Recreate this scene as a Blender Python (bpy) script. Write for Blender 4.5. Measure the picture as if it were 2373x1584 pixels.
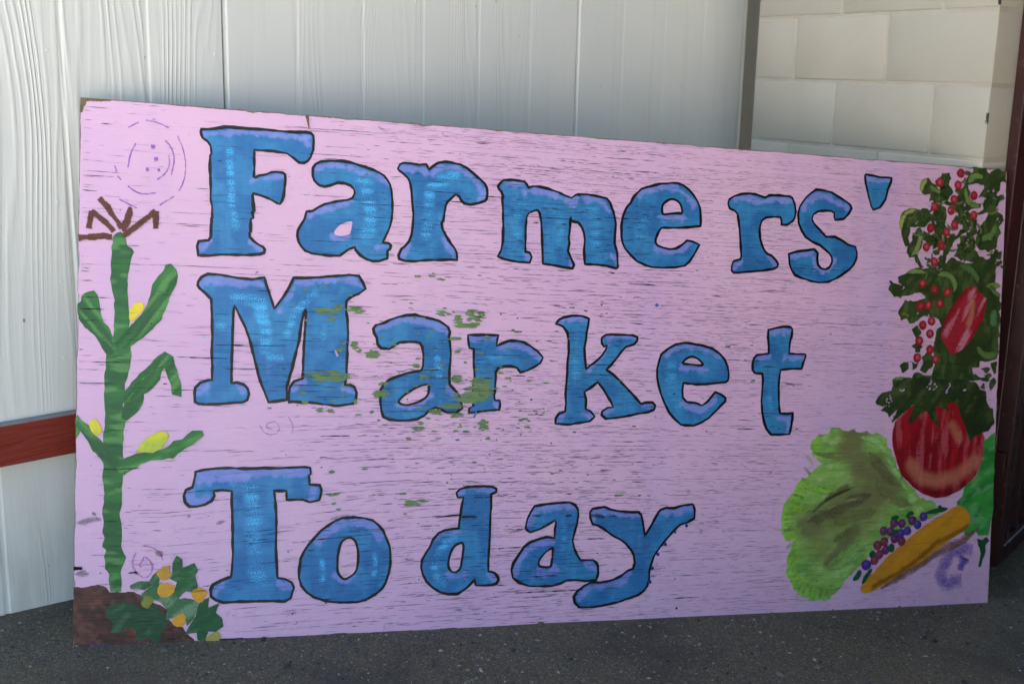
import bpy, bmesh, math, random
import numpy as np
from mathutils import Vector, Matrix
from mathutils.geometry import delaunay_2d_cdt

for o in list(bpy.data.objects): bpy.data.objects.remove(o)
SC = bpy.context.scene
COL = SC.collection
H0 = 1.275                      # camera height over the foot of the sign

# ------------------------------------------------------------------ camera
PW, PH, F = 2373.0, 1584.0, 2763.36
CR = Vector((0.74086135, -0.67128313, 0.02243695))
CU = Vector((0.13186797, 0.17812879, 0.97513126))
CF = Vector((0.65858583, 0.71947835, -0.22048948))
cam = bpy.data.cameras.new('camera'); camo = bpy.data.objects.new('camera', cam); COL.objects.link(camo)
m = Matrix.Identity(4)
for i in range(3):
    m[i][0], m[i][1], m[i][2] = CR[i], CU[i], -CF[i]
m[2][3] = H0
camo.matrix_world = m
cam.sensor_width = 36.0; cam.lens = 36.0 * F / PW
cam.clip_start = 0.05; cam.clip_end = 2000
cam.dof.use_dof = True; cam.dof.focus_distance = 2.72; cam.dof.aperture_fstop = 4.0
SC.camera = camo

# ------------------------------------------------------------------ light
SUN_EL, SUN_AZ = math.radians(58), math.radians(28)     # azimuth measured from +Y towards +X
w = bpy.data.worlds.new('World'); SC.world = w; w.use_nodes = True
nt = w.node_tree; nt.nodes.clear()
sky = nt.nodes.new('ShaderNodeTexSky'); sky.sky_type = 'NISHITA'; sky.sun_disc = False
sky.sun_elevation = SUN_EL; sky.sun_rotation = SUN_AZ; sky.air_density = 1.0; sky.dust_density = 0.15; sky.ozone_density = 1.0
bg = nt.nodes.new('ShaderNodeBackground'); bg.inputs[1].default_value = 0.076
wo = nt.nodes.new('ShaderNodeOutputWorld')
nt.links.new(sky.outputs[0], bg.inputs[0]); nt.links.new(bg.outputs[0], wo.inputs[0])
sl = bpy.data.lights.new('sun', 'SUN'); sl.energy = 5.0; sl.angle = math.radians(0.53); sl.color = (1.0, 0.95, 0.87)
so = bpy.data.objects.new('sun', sl); COL.objects.link(so)
sd = Vector((math.sin(SUN_AZ) * math.cos(SUN_EL), math.cos(SUN_AZ) * math.cos(SUN_EL), math.sin(SUN_EL)))
so.rotation_euler = sd.to_track_quat('Z', 'Y').to_euler()
so.location = (0, 0, 12)
vs = SC.view_settings
vs.view_transform = 'Standard'; vs.look = 'None'; vs.gamma = 1.0; vs.exposure = 2.81
vs.use_curve_mapping = False

# ------------------------------------------------------------------ helpers
rng = np.random.default_rng(7)
random.seed(7)

def s2l(c):
    c = np.asarray(c, float) / 255.0
    return np.where(c <= 0.04045, c / 12.92, ((c + 0.055) / 1.055) ** 2.4)

def hsh(i, j, s):
    v = np.sin(i * 127.1 + j * 311.7 + s * 74.7) * 43758.5453
    return v - np.floor(v)

def vn(x, y, s=0):
    xi, yi = np.floor(x), np.floor(y); xf, yf = x - xi, y - yi
    u, v = xf * xf * (3 - 2 * xf), yf * yf * (3 - 2 * yf)
    a, b, c, d = hsh(xi, yi, s), hsh(xi + 1, yi, s), hsh(xi, yi + 1, s), hsh(xi + 1, yi + 1, s)
    return (a * (1 - u) + b * u) * (1 - v) + (c * (1 - u) + d * u) * v

def fbm(x, y, s=0, o=3):
    t = 0; a = 0.5; n = 0
    for k in range(o):
        t = t + a * vn(x * 2 ** k, y * 2 ** k, s + k * 13); n += a; a *= 0.5
    return t / n

def sst(a, b, x):
    t = np.clip((x - a) / (b - a), 0, 1); return t * t * (3 - 2 * t)

def tag(o, label=None, cat=None, group=None, kind=None):
    for k, v in (('label', label), ('category', cat), ('group', group), ('kind', kind)):
        if v: o[k] = v
    return o

def empty(name, loc=(0, 0, 0)):
    o = bpy.data.objects.new(name, None); COL.objects.link(o); o.location = loc
    o.empty_display_size = 0.1
    return o

def link(name, me, mat, parent=None):
    o = bpy.data.objects.new(name, me); COL.objects.link(o)
    if mat is not None and not me.materials: me.materials.append(mat)
    if parent is not None:
        o.parent = parent; o.matrix_parent_inverse = pinv(parent)
    return o

def pinv(p):
    mt = Matrix.Translation(-Vector(p.location))
    if p.parent is not None: mt = Matrix.Identity(4)
    return mt

def mesh(name, V, Fc):
    me = bpy.data.meshes.new(name)
    me.from_pydata([tuple(map(float, v)) for v in V], [], [tuple(int(i) for i in f) for f in Fc]); me.update()
    return me

def boxm(name, x0, x1, y0, y1, z0, z1, bev=0.0, seg=1):
    bm = bmesh.new(); bmesh.ops.create_cube(bm, size=1)
    for v in bm.verts:
        v.co = Vector(((x0 + x1) / 2 + v.co.x * (x1 - x0), (y0 + y1) / 2 + v.co.y * (y1 - y0), (z0 + z1) / 2 + v.co.z * (z1 - z0)))
    if bev: bmesh.ops.bevel(bm, geom=bm.edges[:], offset=bev, segments=seg, affect='EDGES', profile=0.5)
    me = bpy.data.meshes.new(name); bm.to_mesh(me); bm.free()
    return me

# ---- node helper
class N:
    def __init__(s, name):
        s.m = bpy.data.materials.new(name); s.m.use_nodes = True
        s.t = s.m.node_tree; s.t.nodes.clear()
        s.out = s.n('ShaderNodeOutputMaterial'); s.b = s.n('ShaderNodeBsdfPrincipled')
        s.l(s.b.outputs[0], s.out.inputs[0])
    def n(s, ty, **kw):
        x = s.t.nodes.new(ty)
        for k, v in kw.items(): setattr(x, k, v)
        return x
    def l(s, a, b): s.t.links.new(a, b)
    def put(s, sock, v):
        if hasattr(v, 'is_output'): s.l(v, sock)
        else: sock.default_value = v
    def math(s, op, a, b=0.0, c=0.0, clamp=False):
        x = s.n('ShaderNodeMath', operation=op, use_clamp=clamp)
        s.put(x.inputs[0], a); s.put(x.inputs[1], b)
        if op in ('MULTIPLY_ADD', 'SMOOTH_MIN', 'WRAP'): s.put(x.inputs[2], c)
        return x.outputs[0]
    def mix(s, f, a, b, bt='MIX'):
        x = s.n('ShaderNodeMix', data_type='RGBA', blend_type=bt)
        s.put(x.inputs[0], f)
        for sk, v in ((x.inputs[6], a), (x.inputs[7], b)):
            if hasattr(v, 'is_output'): s.l(v, sk)
            else: sk.default_value = (*[float(q) for q in v[:3]], 1)
        return x.outputs[2]
    def noise(s, vec, sc=1.0, det=2.0, ro=0.5, dist=0.0):
        x = s.n('ShaderNodeTexNoise'); s.l(vec, x.inputs['Vector'])
        x.inputs['Scale'].default_value = sc; x.inputs['Detail'].default_value = det
        x.inputs['Roughness'].default_value = ro; x.inputs['Distortion'].default_value = dist
        return x.outputs[0]
    def mapr(s, v, a, b, c=0.0, d=1.0):
        x = s.n('ShaderNodeMapRange'); s.put(x.inputs[0], v)
        for i, q in enumerate((a, b, c, d)): x.inputs[i + 1].default_value = q
        return x.outputs[0]
    def vmul(s, vec, v):
        x = s.n('ShaderNodeVectorMath', operation='MULTIPLY'); s.l(vec, x.inputs[0]); x.inputs[1].default_value = v
        return x.outputs[0]
    def sep(s, vec):
        x = s.n('ShaderNodeSeparateXYZ'); s.l(vec, x.inputs[0]); return x.outputs
    def comb(s, a, b, c):
        x = s.n('ShaderNodeCombineXYZ')
        for i, q in enumerate((a, b, c)): s.put(x.inputs[i], q)
        return x.outputs[0]
    def obj(s): return s.n('ShaderNodeTexCoord').outputs['Object']
    def pos(s): return s.n('ShaderNodeNewGeometry').outputs['Position']
    def bump(s, h, dist, st=1.0, nrm=None):
        x = s.n('ShaderNodeBump'); s.l(h, x.inputs['Height']); x.inputs['Distance'].default_value = dist; x.inputs['Strength'].default_value = st
        if nrm is not None: s.l(nrm, x.inputs['Normal'])
        return x.outputs[0]
    def fin(s, col, rough=0.6, nrm=None, spec=0.4):
        s.put(s.b.inputs['Base Color'], col if hasattr(col, 'is_output') else (*[float(q) for q in col[:3]], 1))
        s.put(s.b.inputs['Roughness'], rough); s.b.inputs['Specular IOR Level'].default_value = spec
        if nrm is not None: s.l(nrm, s.b.inputs['Normal'])
        return s.m

# ------------------------------------------------------------------ materials of the setting
def mat_siding():
    k = N('white_siding_paint'); p = k.pos(); X, Y, Z = k.sep(p)
    plank = k.math('FLOOR', k.math('DIVIDE', k.math('SUBTRACT', X, 1.0774), 0.2032))
    wn = k.n('ShaderNodeTexWhiteNoise', noise_dimensions='1D'); k.l(plank, wn.inputs['W'])
    off = k.math('MULTIPLY', wn.outputs[0], 37.0)
    zz = k.math('ADD', Z, off)
    v1 = k.comb(k.math('MULTIPLY', X, 7.0), off, k.math('MULTIPLY', zz, 0.8))
    f1 = k.noise(v1, 1.0, 1.5, 0.45, 0.35)
    v2 = k.comb(k.math('MULTIPLY', X, 60.0), off, k.math('MULTIPLY', zz, 6.0))
    f2 = k.noise(v2, 1.0, 2.0, 0.6, 0.2)
    ph = k.math('ADD', k.math('MULTIPLY', f1, 95.0), k.math('MULTIPLY', f2, 2.2))
    ph = k.math('ADD', ph, k.math('MULTIPLY', X, 330.0))
    ring = k.math('SINE', ph)
    ring = k.math('POWER', k.math('MULTIPLY_ADD', ring, 0.5, 0.5), 2.2)
    v3 = k.comb(k.math('MULTIPLY', X, 11.0), off, k.math('MULTIPLY', zz, 0.9))
    msk = k.mapr(k.noise(v3, 1.0, 2.0), 0.40, 0.64, 0.04, 1.0)
    v4 = k.comb(k.math('MULTIPLY', X, 190.0), off, k.math('MULTIPLY', zz, 7.0))
    fine = k.noise(v4, 1.0, 2.0)
    h = k.math('ADD', k.math('MULTIPLY', ring, msk), k.math('MULTIPLY', fine, 0.35))
    amp = k.math('MULTIPLY', k.mapr(X, 1.47, 1.50, 1.0, 0.34), k.mapr(X, 2.69, 2.72, 1.0, 0.5))
    h = k.math('MULTIPLY', h, amp)
    nrm = k.bump(h, 0.0014, 1.0)
    base = k.mix(k.mapr(k.noise(p, 2.2, 3.0), 0.3, 0.75), s2l((238, 233, 221)), s2l((228, 225, 215)))
    # grime: freckles and streaks with shapes of their own
    sp = k.n('ShaderNodeTexVoronoi'); k.l(k.vmul(p, (1, 1, 0.6)), sp.inputs['Vector']); sp.inputs['Scale'].default_value = 17.0
    spm = k.math('MULTIPLY', k.mapr(sp.outputs[0], 0.035, 0.055, 1.0, 0.0), k.mapr(k.noise(p, 5.0, 2.0), 0.53, 0.58))
    base = k.mix(k.math('MULTIPLY', spm, 0.75), base, s2l((95, 84, 66)))
    st = k.noise(k.comb(k.math('MULTIPLY', X, 38.0), 0.0, k.math('MULTIPLY', Z, 1.2)), 1.0, 3.0)
    base = k.mix(k.math('MULTIPLY', k.mapr(st, 0.56, 0.75), 0.12), base, s2l((170, 160, 135)))
    low = k.math('MULTIPLY', k.mapr(Z, 0.0, 0.34, 1.0, 0.0), k.mapr(k.noise(k.vmul(p, (14, 14, 3)), 1.0, 4.0), 0.42, 0.66))
    base = k.mix(k.math('MULTIPLY', low, 0.35), base, s2l((126, 112, 84)))
    return k.fin(base, 0.55, nrm, 0.35)

def mat_red():
    k = N('barn_red_paint'); p = k.pos(); X, Y, Z = k.sep(p)
    v = k.comb(k.math('MULTIPLY', X, 2.2), k.math('MULTIPLY', Y, 20.0), k.math('MULTIPLY', Z, 26.0))
    f = k.noise(v, 1.0, 2.0, 0.5, 0.6)
    ring = k.math('SINE', k.math('MULTIPLY', f, 34.0))
    fine = k.noise(k.vmul(p, (14, 60, 260)), 1.0, 2.0)
    h = k.math('ADD', ring, fine)
    nrm = k.bump(h, 0.0009, 0.8)
    base = k.mix(k.mapr(k.noise(k.vmul(p, (3, 3, 30)), 1.0, 3.0), 0.3, 0.7), s2l((150, 58, 42)), s2l((128, 44, 32)))
    ge = k.n('ShaderNodeNewGeometry'); nz = k.sep(ge.outputs['Normal'])[2]
    dust = k.math('MULTIPLY', k.mapr(nz, 0.55, 0.8), k.mapr(k.noise(p, 30.0, 3.0), 0.25, 0.45, 0.75, 1.0))
    base = k.mix(dust, base, s2l((128, 126, 120)))
    return k.fin(base, 0.5, nrm, 0.4)

def mat_block():
    k = N('painted_block'); p = k.pos()
    oi = k.n('ShaderNodeObjectInfo')
    g = k.noise(p, 160.0, 4.0, 0.65); pit = k.n('ShaderNodeTexVoronoi'); k.l(p, pit.inputs['Vector']); pit.inputs['Scale'].default_value = 75.0
    pits = k.mapr(pit.outputs[0], 0.0, 0.22, -0.6, 0.0)
    h = k.math('ADD', k.math('ADD', g, k.math('MULTIPLY', pits, k.mapr(k.noise(p, 9.0), 0.5, 0.62))), k.math('MULTIPLY', k.noise(p, 22.0, 2.0), 0.6))
    nrm = k.bump(h, 0.0022, 0.6)
    b = k.mix(oi.outputs['Random'], s2l((208, 196, 176)), s2l((196, 186, 168)))
    b = k.mix(k.math('MULTIPLY', k.mapr(k.noise(p, 3.5, 4.0), 0.45, 0.75), 0.3), b, s2l((176, 163, 140)))
    sp = k.n('ShaderNodeTexVoronoi'); k.l(p, sp.inputs['Vector']); sp.inputs['Scale'].default_value = 34.0
    b = k.mix(k.math('MULTIPLY', k.mapr(sp.outputs[0], 0.05, 0.1, 1, 0), k.math('MULTIPLY', k.mapr(k.noise(p, 7.0), 0.5, 0.6), 0.6)), b, s2l((140, 118, 84)))
    return k.fin(b, 0.6, nrm, 0.35)

def mat_mortar():
    k = N('painted_mortar'); p = k.pos()
    b = k.mix(k.mapr(k.noise(p, 12.0, 4.0), 0.35, 0.65), s2l((202, 191, 172)), s2l((192, 180, 159)))
    return k.fin(b, 0.7, k.bump(k.noise(p, 120.0, 3.0), 0.002, 0.5))

def mat_metal():
    k = N('maroon_enamel'); p = k.pos()
    b = k.mix(k.mapr(k.noise(k.vmul(p, (9, 9, 2)), 1.0, 4.0), 0.4, 0.7), s2l((76, 38, 36)), s2l((62, 32, 32)))
    b = k.mix(k.math('MULTIPLY', k.mapr(k.noise(p, 45.0, 4.0), 0.62, 0.7), 0.5), b, s2l((120, 96, 84)))
    return k.fin(b, k.mapr(k.noise(p, 20.0, 3.0), 0.3, 0.7, 0.32, 0.5), k.bump(k.noise(p, 60.0, 2.0), 0.0006, 0.4), 0.5)

def mat_ground():
    k = N('oiled_grit'); p = k.pos(); X, Y, Z = k.sep(p)
    a = k.noise(p, 420.0, 3.0, 0.7); b_ = k.noise(p, 90.0, 4.0, 0.6); c = k.noise(p, 2.4, 4.0, 0.6)
    col = k.mix(k.mapr(a, 0.35, 0.7), s2l((68, 62, 50)), s2l((134, 123, 100)))
    vo = k.n('ShaderNodeTexVoronoi'); k.l(p, vo.inputs['Vector']); vo.inputs['Scale'].default_value = 260.0
    col = k.mix(k.math('MULTIPLY', k.mapr(k.sep(vo.outputs['Color'])[0], 0.72, 0.95), 0.45), col, s2l((160, 150, 124)))
    col = k.mix(k.math('MULTIPLY', k.mapr(c, 0.50, 0.64), 0.6), col, s2l((72, 68, 62)))
    # beyond the worn yard, unseen ground is made pale to bounce light
    far = k.math('ADD', Y, k.math('MULTIPLY', k.math('SUBTRACT', c, 0.5), 1.2))
    col = k.mix(k.mapr(far, 0.75, -0.2), col, s2l((214, 206, 192)))
    h = k.math('ADD', k.math('MULTIPLY', a, 0.4), k.math('ADD', b_, k.math('MULTIPLY', k.noise(p, 14.0, 3.0), 2.2)))
    return k.fin(col, 0.85, k.bump(h, 0.006, 0.9), 0.25)

def mat_gravel():
    k = N('grit_stones'); at = k.n('ShaderNodeAttribute', attribute_name='Col')
    return k.fin(at.outputs['Color'], 0.75, None, 0.35)

def mat_plain(name, c, r=0.8):
    k = N(name); p = k.pos()
    b = k.mix(k.mapr(k.noise(p, 3.0, 4.0), 0.3, 0.7), np.asarray(s2l(c)) * 0.85, s2l(c))
    return k.fin(b, r, k.bump(k.noise(p, 40.0, 3.0), 0.003, 0.4))

# ------------------------------------------------------------------ materials of the sign (board UV in metres)
def wood_bump(k, uv, extra=None, st=0.6):
    g = k.noise(k.vmul(uv, (5.0, 260.0, 1.0)), 1.0, 3.0, 0.6, 0.15)
    g2 = k.noise(k.vmul(uv, (22.0, 90.0, 1.0)), 1.0, 2.0)
    h = k.math('ADD', g, k.math('MULTIPLY', g2, 0.5))
    if extra is not None: h = k.math('ADD', h, extra)
    return k.bump(h, 0.0012, st)

def uvn(k):
    x = k.n('ShaderNodeUVMap'); x.uv_map = 'board'; return x.outputs[0]

def mat_board():
    k = N('pink_sign_paint'); uv = uvn(k); U, V, _ = k.sep(uv)
    b = k.mix(k.mapr(k.noise(uv, 1.7, 3.0), 0.35, 0.68), s2l((239, 189, 211)), s2l((229, 180, 210)))
    # rolled on in upright passes, some thinner and bluer; added blue rightwards paints skylight
    st = k.noise(k.vmul(uv, (6.0, 0.7, 1.0)), 1.0, 3.0)
    right = k.mapr(U, 1.25, 1.8)
    b = k.mix(k.math('MULTIPLY', k.mapr(st, 0.5, 0.7), k.math('MULTIPLY_ADD', right, 0.3, 0.1)), b, s2l((202, 172, 218)))
    b = k.mix(k.math('MULTIPLY', k.mapr(k.noise(k.vmul(uv, (9, 3, 1)), 1.0, 4.0), 0.55, 0.8), 0.22), b, s2l((196, 150, 190)))
    # fine checks between the big splits
    f = k.noise(k.vmul(uv, (9.0, 330.0, 1.0)), 1.0, 2.0, 0.5, 0.1)
    dn = k.noise(k.vmul(uv, (3.0, 7.0, 1.0)), 1.0, 2.0)
    fm = k.math('MULTIPLY', k.mapr(f, 0.67, 0.76), k.mapr(dn, 0.46, 0.66))
    b = k.mix(k.math('MULTIPLY', fm, 0.5), b, s2l((96, 72, 84)))
    # mildew and splashed dirt low on the board
    dirt = k.math('MULTIPLY', k.mapr(k.noise(uv, 26.0, 5.0, 0.7), 0.58, 0.72), k.mapr(V, 0.5, 0.0, 0.0, 0.7))
    b = k.mix(k.math('MULTIPLY', dirt, 0.45), b, s2l((104, 84, 92)))
    ed = k.math('MULTIPLY', k.mapr(k.noise(uv, 90.0, 3.0), 0.52, 0.62), k.mapr(k.noise(k.vmul(uv, (3, 3, 1)), 1.0), 0.6, 0.66))
    b = k.mix(k.math('MULTIPLY', ed, 0.07), b, s2l((120, 96, 104)))
    return k.fin(b, 0.52, wood_bump(k, uv), 0.35)

def mat_paint():
    k = N('hand_paint'); uv = uvn(k); at = k.n('ShaderNodeAttribute', attribute_name='Col')
    c = at.outputs['Color']; sp = at.outputs['Alpha']
    v = k.noise(uv, 120.0, 3.0, 0.6)
    c = k.mix(1.0, c, k.mix(k.mapr(v, 0.3, 0.7), (0.94, 0.94, 0.94), (1.05, 1.05, 1.05)), 'MULTIPLY')
    gl = k.noise(uv, 340.0, 2.0, 0.7); bd = k.noise(k.vmul(uv, (4.0, 85.0, 1.0)), 1.0, 1.0)
    gm = k.math('MULTIPLY', k.mapr(k.math('ADD', gl, k.math('MULTIPLY', k.math('SUBTRACT', bd, 0.5), 0.5)), 0.47, 0.62), sp)
    c = k.mix(gm, c, s2l((84, 196, 244)))
    f = k.noise(k.vmul(uv, (9.0, 330.0, 1.0)), 1.0, 2.0, 0.5, 0.1)
    dn = k.noise(k.vmul(uv, (3.0, 7.0, 1.0)), 1.0, 2.0)
    fm = k.math('MULTIPLY', k.mapr(f, 0.67, 0.76), k.mapr(dn, 0.46, 0.66))
    c = k.mix(k.math('MULTIPLY', fm, 0.5), c, (0.02, 0.016, 0.016))
    return k.fin(c, 0.45, wood_bump(k, uv, k.math('MULTIPLY', v, 0.4)), 0.4)

def mat_dry():
    k = N('dry_brushed_paint'); uv = uvn(k); at = k.n('ShaderNodeAttribute', attribute_name='Col')
    g = k.mapr(k.noise(k.vmul(uv, (170, 300, 1)), 1.0, 4.0, 0.75), 0.28, 0.72)
    g2 = k.mapr(k.noise(uv, 45.0, 2.0), 0.3, 0.7)
    th = k.math('MULTIPLY_ADD', k.math('SUBTRACT', 1.0, at.outputs['Alpha']), 1.25, 0.12)
    a = k.math('SUBTRACT', k.math('ADD', k.math('MULTIPLY', g, 0.6), k.math('MULTIPLY', g2, 0.4)), th)
    a = k.mapr(a, -0.08, 0.22)
    k.l(a, k.b.inputs['Alpha'])
    return k.fin(at.outputs['Color'], 0.5, wood_bump(k, uv), 0.35)

def mat_soft():
    k = N('rubbed_thin_paint'); uv = uvn(k); at = k.n('ShaderNodeAttribute', attribute_name='Col')
    g = k.noise(k.vmul(uv, (120, 200, 1)), 1.0, 4.0, 0.7); g2 = k.noise(uv, 30.0, 2.0)
    a = k.math('ADD', at.outputs['Alpha'], k.math('ADD', k.math('MULTIPLY', k.math('SUBTRACT', g, 0.5), 1.1), k.math('MULTIPLY', k.math('SUBTRACT', g2, 0.5), 0.9)))
    k.l(k.mapr(a, 0.30, 1.15, 0.0, 0.85), k.b.inputs['Alpha'])
    return k.fin(at.outputs['Color'], 0.5, wood_bump(k, uv), 0.35)

def mat_bark(name, c, lo=.55):
    k = N(name); uv = uvn(k)
    b = k.mix(k.mapr(k.noise(k.vmul(uv, (20, 160, 1)), 1.0, 4.0), 0.35, 0.7), np.asarray(s2l(c)) * lo, s2l(c))
    return k.fin(b, 0.9, wood_bump(k, uv), 0.15)

M = dict(siding=mat_siding(), red=mat_red(), block=mat_block(), mortar=mat_mortar(), metal=mat_metal(), ground=mat_ground(),
         gravel=mat_gravel(), board=mat_board(), paint=mat_paint(), dry=mat_dry(), soft=mat_soft(), crack=mat_bark('split_wood_dark', (44, 34, 30)),  # crack is a plain dark brown for splits, gouges and specks
         ply=mat_bark('bare_plywood', (138, 112, 74)), green=mat_bark('old_green_undercoat', (128, 152, 100), .82),
         dark=mat_plain('dark_shade_and_chips', (70, 66, 62)), brown=mat_plain('dark_blocker_brown', (70, 54, 44)), roof=mat_plain('grey_roofing', (120, 118, 112)))  # dark paints shade behind the siding, and chips; brown is for added light blockers

# ------------------------------------------------------------------ ground
GA, GB, GC = -1.30966616 + H0, -0.05482849, 0.03487673
def soft(v, lo, hi):
    return np.clip(v, lo, hi)
def gz(x, y): return GA + GB * soft(np.asarray(x, float), -2.5, 5.0) + GC * soft(np.asarray(y, float), -2.0, 4.0)

def build_ground():
    def ax(lo, hi, far):
        a = list(np.arange(lo, hi + 1e-6, 0.25))
        ext = [0.6, 1.5, 4, 10, 30, 90, 250, far]
        return [lo - e for e in reversed(ext)] + a + [hi + e for e in ext]
    xs, ys = ax(-3.0, 6.0, 600), ax(-3.0, 5.0, 600)
    V = [(x, y, float(gz(x, y)) + 0.006 * (vn(x * 3.1, y * 3.1, 3) - 0.5)) for y in ys for x in xs]
    nx = len(xs); Fc = [(j * nx + i, j * nx + i + 1, (j + 1) * nx + i + 1, (j + 1) * nx + i) for j in range(len(ys) - 1) for i in range(nx - 1)]
    o = link('ground', mesh('ground', V, Fc), M['ground']); tag(o, kind='structure', label='dark oiled grit yard sloping past the sign')
    for p in o.data.polygons: p.use_smooth = True

def colattr(me, C):
    a = me.color_attributes.new('Col', 'FLOAT_COLOR', 'POINT')
    a.data.foreach_set('color', np.asarray(C, np.float32).ravel())

def build_gravel():
    base = [(1, 0, 0), (-1, 0, 0), (0, 1, 0), (0, -1, 0), (0, 0, 1), (0, 0, -1)]
    tri = [(0, 2, 4), (2, 1, 4), (1, 3, 4), (3, 0, 4), (2, 0, 5), (1, 2, 5), (3, 1, 5), (0, 3, 5)]
    V, Fc, C = [], [], []
    pal = [s2l(c) for c in ((150, 142, 122), (110, 106, 98), (84, 86, 88), (64, 62, 60), (176, 166, 142), (96, 92, 84), (120, 122, 124))]
    n = 0
    ox, oy = 0.93566, 2.46153
    for i in range(52000):
        x = rng.uniform(0.45, 4.0); y = rng.uniform(0.95, 2.68)
        # keep to the strips the camera can see: in front of the sign's foot and beside its left end
        t = (x - ox) * 0.8988 + (y - oy) * -0.4384; dperp = (x - ox) * -0.4384 - (y - oy) * 0.8988
        if dperp < -0.01 and 0.0 < t < 2.44: continue
        if dperp > 0.75: continue
        big = rng.random()
        r = 0.0013 + 0.0020 * rng.random() ** 2 if big < 0.93 else (0.003 + 0.003 * rng.random() if big < 0.992 else 0.006 + 0.007 * rng.random() ** 2)
        if vn(x * 2.3, y * 2.3, 5) < 0.45 and r < 0.003 and rng.random() < 0.55: continue
        s = r * rng.uniform(0.6, 1.3, 3); s[2] *= 0.6
        a = rng.uniform(0, 6.28); ca, sa = math.cos(a), math.sin(a)
        z = float(gz(x, y)) + s[2] * 0.3
        c = pal[rng.integers(len(pal))] * rng.uniform(0.45, 1.15)
        if r > 0.006: c = pal[rng.choice([1, 2, 3, 5])] * 0.9
        for bx, by, bz in base:
            px, py, pz = bx * s[0] * rng.uniform(.7, 1.2), by * s[1] * rng.uniform(.7, 1.2), bz * s[2]
            V.append((x + px * ca - py * sa, y + px * sa + py * ca, z + pz)); C.append((*c, 1))
        Fc += [tuple(q + n for q in f) for f in tri]; n += 6
    me = mesh('gravel', V, Fc); colattr(me, C)
    tag(link('gravel', me, M['gravel']), kind='stuff', label='loose grey and tan grit on the dark ground')

build_ground(); build_gravel()

# ------------------------------------------------------------------ siding wall
SY = 2.68906; S0 = 1.07743; GR = 0.2032
WTOP = H0 + 2.9
def build_siding():
    root = empty('siding_wall', (1.5, SY + 0.1, 0.0))
    tag(root, 'white vertical grooved wood siding wall with embossed grain behind the sign', 'wall')
    for pi in range(-2, 2):
        x0, x1 = S0 + (2 + 6 * pi) * GR, S0 + (8 + 6 * pi) * GR
        prof = [(x0 + 0.0062, SY + 0.012), (x0 + 0.0062, SY + 0.0042), (x0 + 0.0120, SY + 0.0042), (x0 + 0.0160, SY)]
        for g in range(1, 6):
            xg = x0 + g * GR
            prof += [(xg, SY), (xg + 0.0008, SY + (0.0034 if xg < 1.45 else 0.0017)), (xg + 0.0100, SY + (0.0026 if xg < 1.45 else 0.0012)), (xg + 0.0150, SY)]
        prof += [(x1 - 0.0010, SY), (x1 - 0.0010, SY + 0.012)]
        if pi == 1:                       # last panel stops short at an added curve that shapes the corner shade
            prof = [q for q in prof if q[0] < 3.533] + [(3.533, SY), (3.533, SY + 0.012)]
        zs = [-0.35, WTOP]
        V = [(x, y, z) for z in zs for x, y in prof]; n = len(prof)
        Fc = [(i, i + 1, n + i + 1, n + i) for i in range(n - 1)] + [(n - 1, 0, n, 2 * n - 1)] 
        link('siding_panel', mesh('siding_panel', V, Fc), M['siding'], root)
    link('wall_core', boxm('wall_core', S0 - 10 * GR - 0.2, 3.52, SY + 0.03, SY + 3.2, -0.4, WTOP - 0.01), M['dark'], root)
    link('shade_backing', boxm('shade_backing', 3.48, 9.4, SY + 0.62, SY + 3.2, -0.8, WTOP - 0.01), M['dark'], root)  # added dark wall standing in for shade behind gate and corner gap
    link('roof', boxm('roof', S0 - 10 * GR - 0.3, 9.45, SY + 0.002, SY + 3.3, WTOP, WTOP + 0.05), M['roof'], root)
    R = 0.06; arc = [(3.5342 + R * math.sin(t), SY - 0.0005 + R * (1 - math.cos(t))) for t in np.linspace(0, math.pi / 2, 25)] + [(3.5342 + R, SY + 0.615)]
    n = len(arc); V = [(x, y, z) for z in (-0.35, WTOP) for x, y in arc]
    ct = link('shade_corner', mesh('shade_corner', V, [(i, i + 1, n + i + 1, n + i) for i in range(n - 1)]), M['siding'], root)  # added curve turning away so the siding grades into shade
    for p in ct.data.polygons: p.use_smooth = True
    link('shade_recess', boxm('shade_recess', 3.60, 4.6, SY + 0.36, SY + 0.40, -0.4, WTOP - 0.02), M['siding'], root)  # added panel set deep to make the shaded strip beside the blocks
    # low rail of red painted lumber, hidden behind the sign on its right
    r = link('red_rail', boxm('red_rail', -1.8, 2.2, SY - 0.0371, SY - 0.0005, H0 - 0.893, H0 - 0.798, 0.003, 2), M['red'], root)
    tag(r, 'barn red rail with dusty grey top along the siding')
    # round nail heads, set flush and painted over
    nb = bmesh.new(); bmesh.ops.create_cone(nb, cap_ends=True, segments=10, radius1=0.0042, radius2=0.0034, depth=0.0012)
    bmesh.ops.rotate(nb, verts=nb.verts, matrix=Matrix.Rotation(math.radians(90), 3, 'X'))
    nm = bpy.data.meshes.new('nail_head'); nb.to_mesh(nm); nb.free(); nm.materials.append(M['siding'])
    for xx in (S0 - 0.022, S0 + 2 * GR - 0.02, S0 + 4.9 * GR, S0 + 8 * GR - 0.02):
        for j in range(9):
            o = bpy.data.objects.new('nail_head', nm); COL.objects.link(o); o.parent = root; o.matrix_parent_inverse = pinv(root)
            o.location = (xx + 0.004 * math.sin(j * 2.1), SY - 0.0005, H0 - 1.0 + j * 0.17 + 0.012 * math.sin(j * 5.3))
build_siding()

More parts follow.
